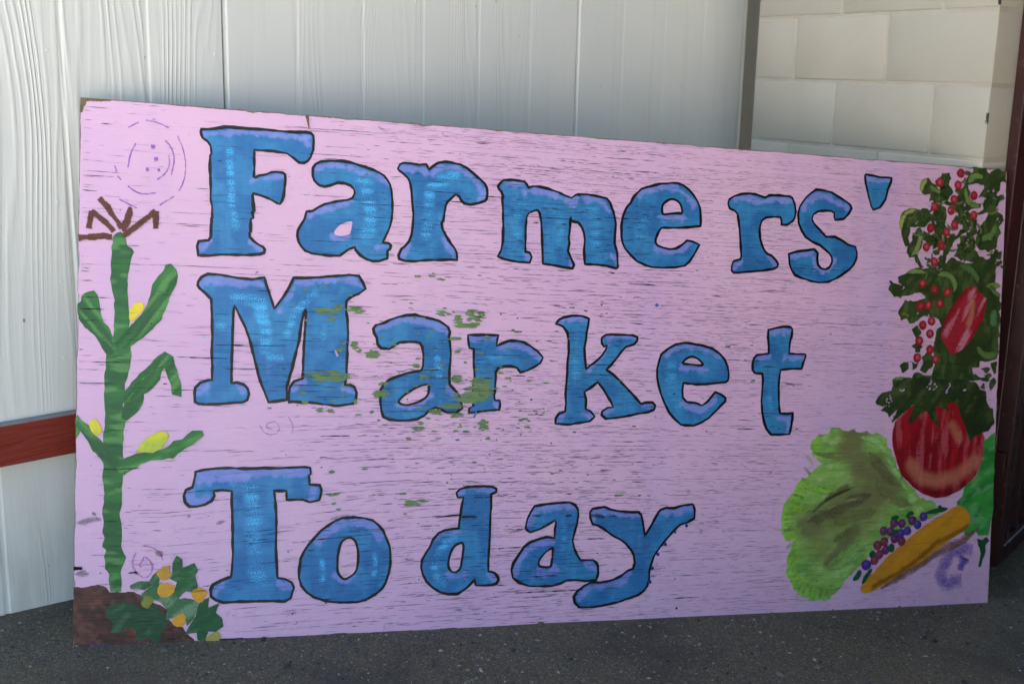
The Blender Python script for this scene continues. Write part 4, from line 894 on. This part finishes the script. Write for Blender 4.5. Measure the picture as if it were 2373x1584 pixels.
def build_tomatoes():
    o1 = P('V3', [(750, 850)])[0]
    def red(seed, ang, a=(168, 22, 32), b=(140, 14, 26), l=(206, 92, 100), la=.6, f=(9, 60)):
        base = brush(a, b, ang, f, seed, l, la); return base
    g0 = red(400, 1.5)
    def tc(v):
        c = g0(v)
        d = dseg(v, P('V3', [(480,1080),(560,1200),(750,1260),(950,1200),(1100,1110),(1180,1020)]))
        k = sst(.030, .006, d) * .6
        c = c * (1 - k)[:, None] + s2l((206, 128, 96)) * k[:, None]
        d2 = dseg(v, P('V3', [(930,640),(1000,780)])); k = sst(.022, .004, d2) * .65
        c = c * (1 - k)[:, None] + s2l((196, 120, 88)) * k[:, None]
        d3 = dseg(v, P('V3', [(560,1340),(740,1390),(950,1370),(1080,1290)])); k = sst(.016, .003, d3) * .6
        return c * (1 - k)[:, None] + s2l((92, 16, 22)) * k[:, None]
    t = fill('tomato', P('V3', [(275,700),(300,600),(400,500),(500,410),(600,440),(750,430),(900,380),(1000,400),(1100,600),(1250,680),(1285,780),(1270,900),(1255,1030),(1190,1190),(1100,1280),(1000,1360),(850,1430),(740,1440),(600,1390),(500,1320),(370,1190),(320,1050),(275,880),(265,780)]), tc, 0.0026, seed=400, rough=.001)
    tag(t, label='big round red painted tomato under ragged green leaves')
    fill('calyx', P('V3', [(85,390),(120,320),(260,250),(300,130),(560,110),(1100,150),(1200,180),(1300,380),(1380,470),(1385,640),(1280,720),(1190,750),(1120,820),(1090,720),(1060,600),(1010,480),(985,420),(930,385),(860,400),(870,460),(930,510),(850,475),(750,420),(785,640),(770,655),(690,560),(640,470),(560,550),(450,640),(445,600),(510,410),(420,480),(330,560),(275,620),(265,590),(320,470),(230,540),(210,500),(130,480),(200,420)]), brush((52, 68, 30), (40, 54, 26), 1.0, (20, 50), 410, (96, 104, 58), .45), 0.0029, seed=410, rough=.005, parent=t)
    g1 = red(420, 1.05, (162, 22, 34), (176, 40, 52), (222, 138, 150), .8, (8, 75))
    def pc(v):
        c = g1(v); d = dseg(v, P('V2', [(1140,400),(1130,540),(1090,640)])); k = sst(.013, .002, d) * .6
        c = c * (1 - k)[:, None] + s2l((206, 140, 100)) * k[:, None]
        out = P('V2', [(765,790),(800,660),(860,510),(950,380),(1050,250)]); k = sst(.012, .002, dseg(v, out)) * .8
        return c * (1 - k)[:, None] + s2l((140, 16, 26)) * k[:, None]
    p = fill('plum_tomato', P('V2', [(765,790),(800,660),(860,510),(950,380),(1050,250),(1110,210),(1190,220),(1220,290),(1255,290),(1260,330),(1300,345),(1290,450),(1250,600),(1170,740),(1100,850),(1020,930),(930,985),(880,970),(830,880)]), pc, 0.0026, seed=420, rough=.001)
    tag(p, label='long slanted red painted plum tomato')
build_tomatoes()

def build_greens():
    b0 = brush((154, 192, 92), (126, 166, 76), .2, (24, 60), 430, (186, 216, 134), .6)
    dk = P('V4', [(650,150),(610,270),(700,370),(850,450),(950,560),(800,640),(600,690),(420,790),(270,860)])
    dk2 = P('V4', [(640,920),(520,1080),(440,1180)]); dk3 = P('V4', [(700,560),(760,760),(560,900),(400,1000)])
    edge = P('V4', [(330,260),(200,600),(90,800),(150,980),(140,1250),(300,1450)]); rim = P('V4', [(300,800),(430,660),(600,570)])
    def lc(v):
        c = b0(v); n = .03 * (fbm(v[:, 0] * 30, v[:, 1] * 30, 433) - .5)
        def lay(c, pl, wd, col, a):
            k = sst(wd, wd * .25, dseg(v, pl) + n) * a; return c * (1 - k)[:, None] + s2l(col) * k[:, None]
        c = lay(c, edge, .035, (150, 206, 66), .6)
        c = lay(c, dk3, .085, (138, 142, 78), .75)
        c = lay(c, dk, .06, (122, 114, 72), .85)
        c = lay(c, dk2, .026, (112, 104, 66), .8)
        c = lay(c, rim, .008, (84, 76, 46), .7)
        return c
    o = fill('lettuce', P('V4', [(300,270),(310,210),(370,165),(470,110),(560,115),(640,130),(740,130),(850,150),(905,200),(940,290),(970,370),(1000,450),(1060,530),(1150,640),(1280,700),(1355,755),(1200,830),(900,1000),(800,1050),(720,1180),(620,1260),(560,1320),(510,1400),(430,1450),(330,1480),(270,1450),(190,1390),(145,1330),(105,1260),(125,1170),(120,1100),(170,1000),(80,980),(70,920),(75,800),(95,700),(150,640),(190,550),(220,515),(290,470),(350,420),(390,380),(330,350)]), lc, 0.0010, seed=430, rough=.008)
    tag(o, label='lime green painted lettuce leaf with brown folds')
    for i, (pl, wd, c) in enumerate([([(330,300),(430,330),(560,330)],40,(150,150,84)),([(700,180),(800,200),(890,280)],60,(176,222,126)),([(900,330),(970,450),(1060,590)],54,(178,226,128)),([(230,560),(360,590),(480,600)],60,(160,208,80)),([(120,740),(240,760),(300,740)],54,(166,206,76)),([(110,900),(230,900)],50,(160,190,78)),
            ([(420,1200),(560,1100),(700,980)],44,(150,190,96)),([(560,1180),(660,1120),(760,1020)],60,(166,206,118)),([(300,790),(400,690),(520,620),(640,575)],24,(78,70,40)),([(270,850),(430,790),(640,680),(780,630)],90,(118,106,70)),([(760,300),(860,430),(960,560)],80,(124,118,72)),
            ([(400,760),(520,700),(700,650)],26,(160,164,92)),([(820,500),(900,650),(1100,720)],80,(140,138,84)),([(480,860),(640,800),(820,760)],90,(136,136,76)),([(480,1000),(620,900)],60,(120,116,66))]):
        ribbon('leaf_stroke', P('V4', pl), PX('V4', wd), s2l(c), 0.0012 + .00002 * i, parent=o, mat=M['soft'], alpha=.9, taper=True, across=6, seed=660 + i, wv=.4)
    for i in range(26):
        t = i / 26.0; q = [(300,230),(200,560),(90,760),(80,930),(130,1180),(180,1380),(330,1470),(520,1390)]; f_ = t * (len(q) - 1); j = int(f_); g_ = f_ - j
        cx, cy = q[j][0] * (1 - g_) + q[j + 1][0] * g_, q[j][1] * (1 - g_) + q[j + 1][1] * g_
        dx, dy = 520 - cx, 760 - cy; n_ = math.hypot(dx, dy); dx /= n_; dy /= n_
        ribbon('leaf_stroke', P('V4', [(cx + dx * 4, cy + dy * 4), (cx + dx * 40, cy + dy * 40), (cx + dx * 90, cy + dy * 90)]), PX('V4', 34), s2l([(150, 196, 66), (170, 206, 90), (128, 172, 66)][i % 3]), 0.0016 + .00001 * i, parent=o, mat=M['soft'], alpha=.7, taper=True, across=4, seed=690 + i)
    g = fill('leafy_green', P('V3', [(1402,712),(1290,800),(1270,830),(1260,1030),(1200,1190),(1090,1250),(1040,1420),(980,1480),(1000,1568),(1040,1640),(1090,1720),(1060,1830),(1110,1860),(1190,1790),(1220,1850),(1330,1850),(1380,1568),(1398,900)]), brush((66, 158, 62), (46, 128, 52), .5, (20, 60), 440, (128, 178, 120), .6), 0.0012, seed=440, rough=.002)
    tag(g, label='bright green painted leaf at the edge of the board')
    s0 = brush((224, 150, 36), (212, 140, 38), .6, (14, 60), 450)
    sh = P('V5', [(1480,510),(1250,640),(1080,720),(950,850),(800,970),(650,1070),(480,1160),(330,1250)])
    def sc(v):
        c = s0(v); k = sst(.011, .002, dseg(v, sh) + .008 * (fbm(v[:, 0] * 60, v[:, 1] * 60, 455) - .5)) * .85
        return c * (1 - k)[:, None] + s2l((138, 84, 26)) * k[:, None]
    q = fill('yellow_squash', P('V5', [(170,1260),(230,1170),(340,1060),(480,900),(650,750),(850,580),(1000,470),(1170,370),(1290,290),(1370,255),(1450,300),(1500,380),(1500,480),(1450,560),(1300,650),(1150,760),(1000,880),(850,980),(700,1070),(520,1180),(380,1270),(310,1310),(220,1330),(180,1300)]), sc, 0.0016, seed=450)
    tag(q, label='long orange yellow painted squash')
    ribbon('shade_stroke', P('V5', [(1610,530),(1450,665),(1200,790),(900,970),(600,1150),(420,1270)]), PX('V5', 100), s2l((140, 92, 74)), 0.0013, parent=q, mat=M['soft'], alpha=1.0, taper=True, across=4, seed=456)
    gr = [(455,570,1),(540,580,1),(580,480,1),(675,480,1),(800,445,1),(935,398,2),(865,495,2),(740,570,2),(660,600,2),(585,665,1),(670,695,0),(462,700,0),(380,745,0),(478,800,1),(400,858,0),(340,925,0),(240,980,2)]
    root = None
    for i, (x, y, t) in enumerate(gr):
        c = P('V5', [(x, y)])[0]; a, b = [((150, 62, 76), (122, 44, 64)), ((116, 58, 100), (92, 44, 92)), ((84, 66, 160), (72, 50, 140))][t]
        def cf(v, c=c, a=a, b=b, i=i):
            k0 = brush(a, b, .5, (80, 80), 470 + i)(v); d = np.linalg.norm((v - c) / .0135, axis=1)
            e = sst(.75, 1.0, d) * .6; c2 = k0 * (1 - e)[:, None] + s2l((96, 30, 60)) * e[:, None]
            h = sst(.5, .1, np.linalg.norm((v - c - np.array([-.002, .003])) / .011, axis=1)) * .35
            return c2 * (1 - h)[:, None] + s2l((178, 140, 190)) * h[:, None]
        o = dot('grapes' if root is None else 'grape', c, PX('V5', 53) if i < 16 else PX('V5', 62), cf, 0.0018 + .00005 * i, root, .98, 14, 470 + i)
        if root is None: root = o; tag(o, label='string of small purple painted grapes with green leaves')
    for i, (pl, wd) in enumerate([([(80,1165),(140,1120),(170,1040)],52),([(195,1210),(240,1120),(310,1030)],46),([(290,890),(340,815)],66),([(545,720),(545,830)],64),([(540,420),(640,400)],56),([(735,415),(770,350),(820,360)],50),([(950,355),(1060,335),(1100,325),(1230,300)],50),([(1120,260),(1150,320)],52),([(590,555),(590,610)],72)]):
        ribbon('grape_leaf', P('V5', pl), PX('V5', wd), s2l((30, 88, 48)), 0.0028, parent=root, seed=490 + i, wv=.4, taper=True)
    sw = ribbon('purple_swirl', P('V5', [(1530,800),(1400,780),(1250,860),(1180,1000),(1150,1120),(1220,1220),(1330,1180),(1400,1170)]), PX('V5', 190), s2l((116, 88, 184)), 0.0010, mat=M['soft'], alpha=.74, across=8, seed=500, wv=.3)
    tag(sw, label='smudged purple swirl in the lower corner')
    ribbon('swirl_stroke', P('V5', [(1440,890),(1400,980),(1380,1045)]), PX('V5', 130), s2l((82, 62, 170)), 0.0012, parent=sw, mat=M['soft'], alpha=.85, across=4, seed=501)
    sc_ = fill('green_smear', P('V5', [(1590,660),(1650,680),(1700,640),(1740,690),(1690,740),(1690,820),(1660,900),(1640,1000),(1600,1010),(1630,850),(1600,740)]), brush((34, 92, 50), (24, 76, 42), 1.4, (20, 60), 505), 0.0011, seed=505, rough=.002)
    tag(sc_, label='short dark green paint smear below the leaf')
build_greens()

# ---- blue drips beside the y, stray drops
def build_drops():
    root = None
    for i, (wn, x, y, r, c) in enumerate([('W11', 2022,457,18,(58,54,140)),('W11', 1895,523,17,(58,54,140)),('W11', 1790,655,18,(58,54,140)),('W11', 1710,766,19,(60,56,144)),('W11', 1648,916,20,(50,60,150)),('W11', 1622,1065,21,(50,58,146)),('W7', 1280,32,21,(96,124,196)),('W11', 1912,1352,14,(60,72,70)),('W5', 200,738,12,(160,190,230))]):
        o = dot('paint_drop', P(wn, [(x, y)])[0], PX(wn, r), brush(c, c, 0, (40, 40), 520 + i), 0.0018, root, 1.0, 10, 520 + i, rough=.0003)
        if root is None: root = o; tag(o, label='row of small dark blue paint drops beside the y')
build_drops()

# ---- splits along the grain, flaked patches that bare the old green coat, worn rim
def grain_slope(u, v):
    s = 0.05 * (fbm(u * 2.2, v * 3.0, 21) - .5)
    d = math.hypot((u - 0.42) / .35, (v - .28) / .2)
    return s + 0.10 * math.exp(-d * d) * (1 if u > .2 else 0)
def build_splits():
    V, Fc = [], []
    cor = [uvof(*c) for c in ((168.9, 1497), (2288.8, 1397.4), (2333.7, 393.7), (186.3, 225.6))]
    poly = np.array(cor) + np.array([(.004, .004), (-.004, .004), (-.004, -.005), (.004, -.005)])
    n = 0; made = 0
    y0 = 0.003
    while y0 < 1.245:
        y0 += rng.uniform(.0016, .0046); x = rng.uniform(-.2, .05)
        rowd = .35 + 1.3 * rng.random()
        while x < 2.46:
            u = min(max(x, 0.0), 2.44)
            dens = .16 + .75 * sst(.22, .75, np.array([u]))[0] * (1 - .35 * sst(1.5, 2.2, np.array([u]))[0])
            dens *= (.15 + 2.6 * float(fbm(np.array([u * 1.5]), np.array([y0 * 4.0]), 31)[0]) ** 2.2) * rowd
            if u < .45 and y0 > .7: dens *= .5
            x += -math.log(max(1e-6, rng.random())) * .10 / max(dens, .03) * .20
            ln = min(.34, .034 * math.exp(rng.normal() * .85))
            if x > 2.45: break
            th = .00026 + .00048 * rng.random() ** 2.0
            if rng.random() < .05: th *= 2.3
            th *= 1.15 if x < 1.35 else (.6 if x > 1.75 else .85)
            if x < .03: x = .0045; th *= 1.3
            k = max(5, int(ln / .006)); pts = []; xx, yy = x, y0
            for i in range(k + 1):
                pts.append((xx, yy)); xx += ln / k; yy += ln / k * grain_slope(xx, yy) + rng.normal() * .00016
            x = xx
            pts = np.array(pts)
            if not inpoly(pts[:, 0], pts[:, 1], poly).all(): continue
            tp = np.sin(np.linspace(.05, .97, k + 1) * math.pi) ** .5 * th * (.15 + 1.7 * vn(np.arange(k + 1) * .55 + rng.random() * 99, np.zeros(k + 1), 3))
            V += [(p_, q_ + w_ * .5) for (p_, q_), w_ in zip(pts, tp)] + [(p_, q_ - w_ * .5) for (p_, q_), w_ in zip(pts, tp)]
            Fc += [(n + k + 1 + i, n + k + 2 + i, n + i + 1, n + i) for i in range(k)]; n += 2 * (k + 1); made += 1
    o = bmeshuv('grain_split', np.array(V), Fc, 0.0034, None, M['crack'], BOARD); tag(o, kind='stuff')
    print('splits', made)
    # vertical crack from the top edge and a few gouges
    for pl, wd in ((P('S', [(711, 269), (713, 279), (716, 300)]), [.007, .005, .0012]), (P('C3', [(45, 765), (125, 765)]), .007), (P('C3', [(565, 810), (650, 800)]), [.001, .004, .003]), (P('W10', [(420,465),(560,440),(690,432)]), [.0008,.003,.003]), (P('W10', [(700,455),(850,450)]), [.003,.0012])):
        ribbon('gouge', pl, wd, (0, 0, 0), 0.0035, parent=BOARD, mat=M['ply'] if pl[0][1] > 1.0 else M['crack'], wv=.5, jit=.0006)

def flake_mesh(cx, cy, w_, h_, seed, V, Fc):
    rows = max(1, int(round(h_ / 0.0034))); n = len(V)
    for r in range(rows):
        y = cy - h_ / 2 + (r + .5) * h_ / rows
        e = math.sqrt(max(0.05, 1 - ((y - cy) / (h_ * .56)) ** 2))
        segs = 1 if w_ < .02 or rng.random() < .55 else 2
        for s in range(segs):
            wa = w_ * e * rng.uniform(.7, 1.12) / (1 if segs == 1 else 1.7); xc = cx + rng.normal() * w_ * .10 + (0 if segs == 1 else (s - .5) * w_ * .5)
            hh = h_ / rows * rng.uniform(1.0, 1.6)
            k = 5; n = len(V)
            top = [(xc - wa / 2 + wa * i / k, y + hh * .5 * rng.uniform(.5, 1.1) * (0.25 if i in (0, k) else 1)) for i in range(k + 1)]
            bot = [(xc - wa / 2 + wa * i / k + rng.normal() * .0006, y - hh * .5 * rng.uniform(.5, 1.1) * (0.25 if i in (0, k) else 1)) for i in range(k + 1)]
            sl = grain_slope(cx, cy)
            V += [(a, b + (a - cx) * sl) for a, b in top + bot]
            Fc += [(n + k + 1 + i, n + k + 2 + i, n + i + 1, n + i) for i in range(k)]

def build_flakes():
    data = {'W5': [(1500,465,300,60),(1640,425,100,60),(1780,440,180,60),(1850,470,120,30),(1580,510,90,25),(1560,555,110,30),(1650,880,100,40),(1810,830,90,90),(1850,890,70,40),(1990,930,130,70),(1480,1150,440,115),(1240,1335,100,30),(1280,1440,100,40),(1430,1520,90,50),(1550,1530,90,40),(1810,1430,50,60),(2080,1340,150,60),(2120,1240,100,40),(1660,1180,200,50)],
        'W6': [(1280,150,200,130),(1080,190,120,80),(1200,260,320,60),(920,125,150,60),(1060,410,180,30),(1080,560,90,30),(110,590,170,80),(610,720,100,40),(1060,870,150,90),(1350,920,240,130),(1330,1030,330,190),(1180,1090,360,110),(820,1240,150,60),(1000,1180,300,50),(1060,1280,150,50),(200,1040,150,80),(1370,1390,110,130),(660,1370,80,40),(620,1430,150,40),(690,850,120,50),(1660,860,90,20),(1420,1540,70,30),(520,1545,70,30),(1180,1465,90,25),(1830,1330,120,40),(110,1245,60,25),(640,640,80,24),(1160,680,50,26)],
        'W9': [(1600,100,80,25),(1610,335,160,30),(1950,70,100,15),(1660,490,60,20),(1620,430,50,20)], 'W10': [(70,200,90,20),(180,300,230,60),(100,420,60,16)], 'W2': [(340,1470,70,20),(470,1465,90,16),(580,1505,130,20),(500,1435,30,14)], 'W11': [(1500,125,60,18),(1300,125,110,14)], 'W8': [(910,405,60,16),(1200,790,60,24),(1690,1338,30,16)]}
    i = 0
    for wn, lst in data.items():
        for (x, y, a, b) in lst:
            V, Fc = [], []; c = P(wn, [(x, y)])[0]
            flake_mesh(c[0], c[1], PX(wn, a), PX(wn, b), i, V, Fc)
            bmeshuv('flaked_patch', np.array(V), Fc, 0.0026 + .00001 * (i % 30), None, M['green'], BOARD); i += 1
    V, Fc = [], []
    cs = P('W6', [(1250, 1000), (1100, 300), (400, 900), (900, 1400), (100, 700), (1500, 1200)])
    for t in range(170):
        c = cs[rng.integers(len(cs))] + rng.normal(size=2) * np.array([.16, .075])
        if not (.05 < c[0] < 2.3 and .05 < c[1] < 1.1): continue
        flake_mesh(c[0], c[1], rng.uniform(.004, .018), rng.uniform(.0015, .004), t, V, Fc)
    o = bmeshuv('flake_fleck', np.array(V), Fc, 0.0030, None, M['green'], BOARD); tag(o, kind='stuff')
    # bare brown rim along the edges
    V, Fc = [], []
    R = RING; n = len(R); ctr = R.mean(0)
    for j in range(n):
        a, b = R[j], R[(j + 1) % n]
        top = a[1] > 1.15 and b[1] > 1.15; left = a[0] < .06 and b[0] < .06; bot = a[1] < .1 and b[1] < .1
        q = float(vn(np.array([a[0] * 18.]), np.array([a[1] * 18.]), 44)[0]); q2 = float(vn(np.array([a[0] * 70.]), np.array([a[1] * 70.]), 45)[0])
        wd = .0010 + .0022 * q * q2 * 1.6
        if left: wd = .0004 + .0016 * q * q2
        if bot: wd = .0003 + .001 * q2
        if not (top or left or bot): wd = .0004
        if left and a[1] > 1.19: wd = .003 + .006 * q2
        tg = (b - a) / (np.linalg.norm(b - a) + 1e-9); nn = np.array([-tg[1], tg[0]])
        m_ = len(V); V += [tuple(a), tuple(b), tuple(b + nn * wd), tuple(a + nn * wd * rng.uniform(.6, 1.1))]; Fc.append((m_, m_ + 1, m_ + 2, m_ + 3))
    bmeshuv('worn_rim', np.array(V), Fc, 0.0007, None, M['ply'], BOARD)
build_splits(); build_flakes()

def build_marks():
    # black mildew smudges across 'day', scuffs, chips
    dk = s2l((40, 32, 30))
    for i, (wn, pl, wd, al) in enumerate([('W10', [(470,455),(580,440),(690,430)],34,.8),('W10', [(700,460),(790,452),(870,455)],40,.8),('W11', [(985,335),(1060,345),(1130,360)],52,.85),('W11', [(340,345),(440,340)],36,.75),('W11', [(700,350),(780,345)],36,.75),('W11', [(1160,345),(1260,340)],26,.7),('W10', [(1180,640),(1360,590)],40,.62),
            ('C3', [(60,330),(160,310),(300,300)],60,.62),('C3', [(210,240),(250,255)],30,.8),('C3', [(60,820),(190,810)],70,.75),('C3', [(820,600),(900,640)],50,.75),('C3', [(620,800),(650,830)],36,.85),('C3', [(1130,270),(1165,265)],40,.85),('W9', [(1600,590),(1750,560),(1860,570)],60,.55),('W9', [(400,640),(520,600)],40,.6),('W5', [(740,80),(775,40)],30,.6),('S', [(875,295),(900,310)],10,.5)]):
        ribbon('smudge', P(wn, pl), PX(wn, wd), dk, 0.0033, parent=BOARD, mat=M['soft'], alpha=al, across=4, seed=600 + i, wv=.6, taper=True, jit=.003)
    fill('paint_chip', P('W5', [(1588,878),(1605,880),(1637,940),(1612,950)]), brush((196, 176, 214), (186, 166, 206), 0, (20, 20), 640), 0.0036, parent=BOARD, seed=640, rough=0)
    fill('paint_chip', P('W6', [(1215,1215),(1240,1185),(1330,1170),(1410,1160),(1300,1210),(1270,1310),(1250,1310),(1280,1225),(1225,1235)]), brush((70, 120, 180), (60, 100, 160), 0, (20, 20), 641), 0.0036, parent=BOARD, seed=641, rough=0)
    fill('bare_corner', P('S', [(187,227),(215,229),(213,233),(200,236),(199,243),(193,247),(193,256),(188,262)]), brush((96, 96, 62), (120, 100, 62), 0, (60, 60), 642), 0.0009, parent=BOARD, seed=642, rough=.003)
    ribbon('blue_paint_edge', P('S', [(205,1496),(240,1494.5),(290,1493.5),(330,1492)]), .006, s2l((104, 92, 150)), 0.0013, parent=BOARD, seed=643, wv=.7, mat=M['soft'], alpha=.9)
    # small gaps of pink left between the vine's strokes
    V, Fc, C = [], [], []
    for wn, lst in {'V1': [(1215,350),(1275,355),(945,590),(1330,690),(405,715),(600,715),(985,930),(1120,1060),(950,520),(700,470),(1290,430),(780,580),(560,520)], 'V2': [(340,235),(530,510),(640,540),(665,1300),(640,1360),(345,1400),(710,1360),(850,1390),(880,1350),(500,640),(1050,1385),(160,1500),(210,1490),(180,190),(720,700),(1240,1180)], 'V3': [(690,165),(665,230),(870,260),(900,210),(385,265),(205,360),(240,340),(735,225),(235,405),(1065,255)]}.items():
        for (x, y) in lst:
            for kk in range(2):
                c = P(wn, [(x + rng.normal() * 12, y + rng.normal() * 14)])[0]; n = len(V); a0 = rng.uniform(-.4, .9); w_, h_ = rng.uniform(.001, .0026), rng.uniform(.002, .0052)
                for t in np.linspace(0, 2 * math.pi, 7)[:-1]:
                    p_ = np.array([w_ * math.cos(t), h_ * math.sin(t)]) * rng.uniform(.6, 1.2); V.append((c[0] + p_[0] * math.cos(a0) + p_[1] * math.sin(a0), c[1] - p_[0] * math.sin(a0) + p_[1] * math.cos(a0))); C.append((*s2l((214, 172, 208)), 0))
                Fc.append(tuple(range(n, n + 6)))
    o = bmeshuv('vine_gap', np.array(V), Fc, 0.0031, C, None, BOARD); tag(o, kind='stuff')
build_marks()

# dirt specks
def build_specks():
    V, Fc = [], []
    for t in range(420):
        low = rng.random() < .6
        u = rng.uniform(.02, 2.35); v = abs(rng.normal()) * .22 + .02 if low else rng.uniform(.05, 1.15)
        if v > 1.1: continue
        r = .0006 + .0014 * rng.random() ** 4; n = len(V); a0 = rng.uniform(0, 6.28)
        V += [(u + r * rng.uniform(.6, 1.5) * math.cos(a0 + k * 1.05), v + r * rng.uniform(.5, 1.1) * math.sin(a0 + k * 1.05)) for k in range(6)]
        Fc.append(tuple(range(n, n + 6)))
    o = bmeshuv('dirt_speck', np.array(V), Fc, 0.0032, None, M['crack'], BOARD); tag(o, kind='stuff')
build_specks()
bpy.context.view_layer.update()
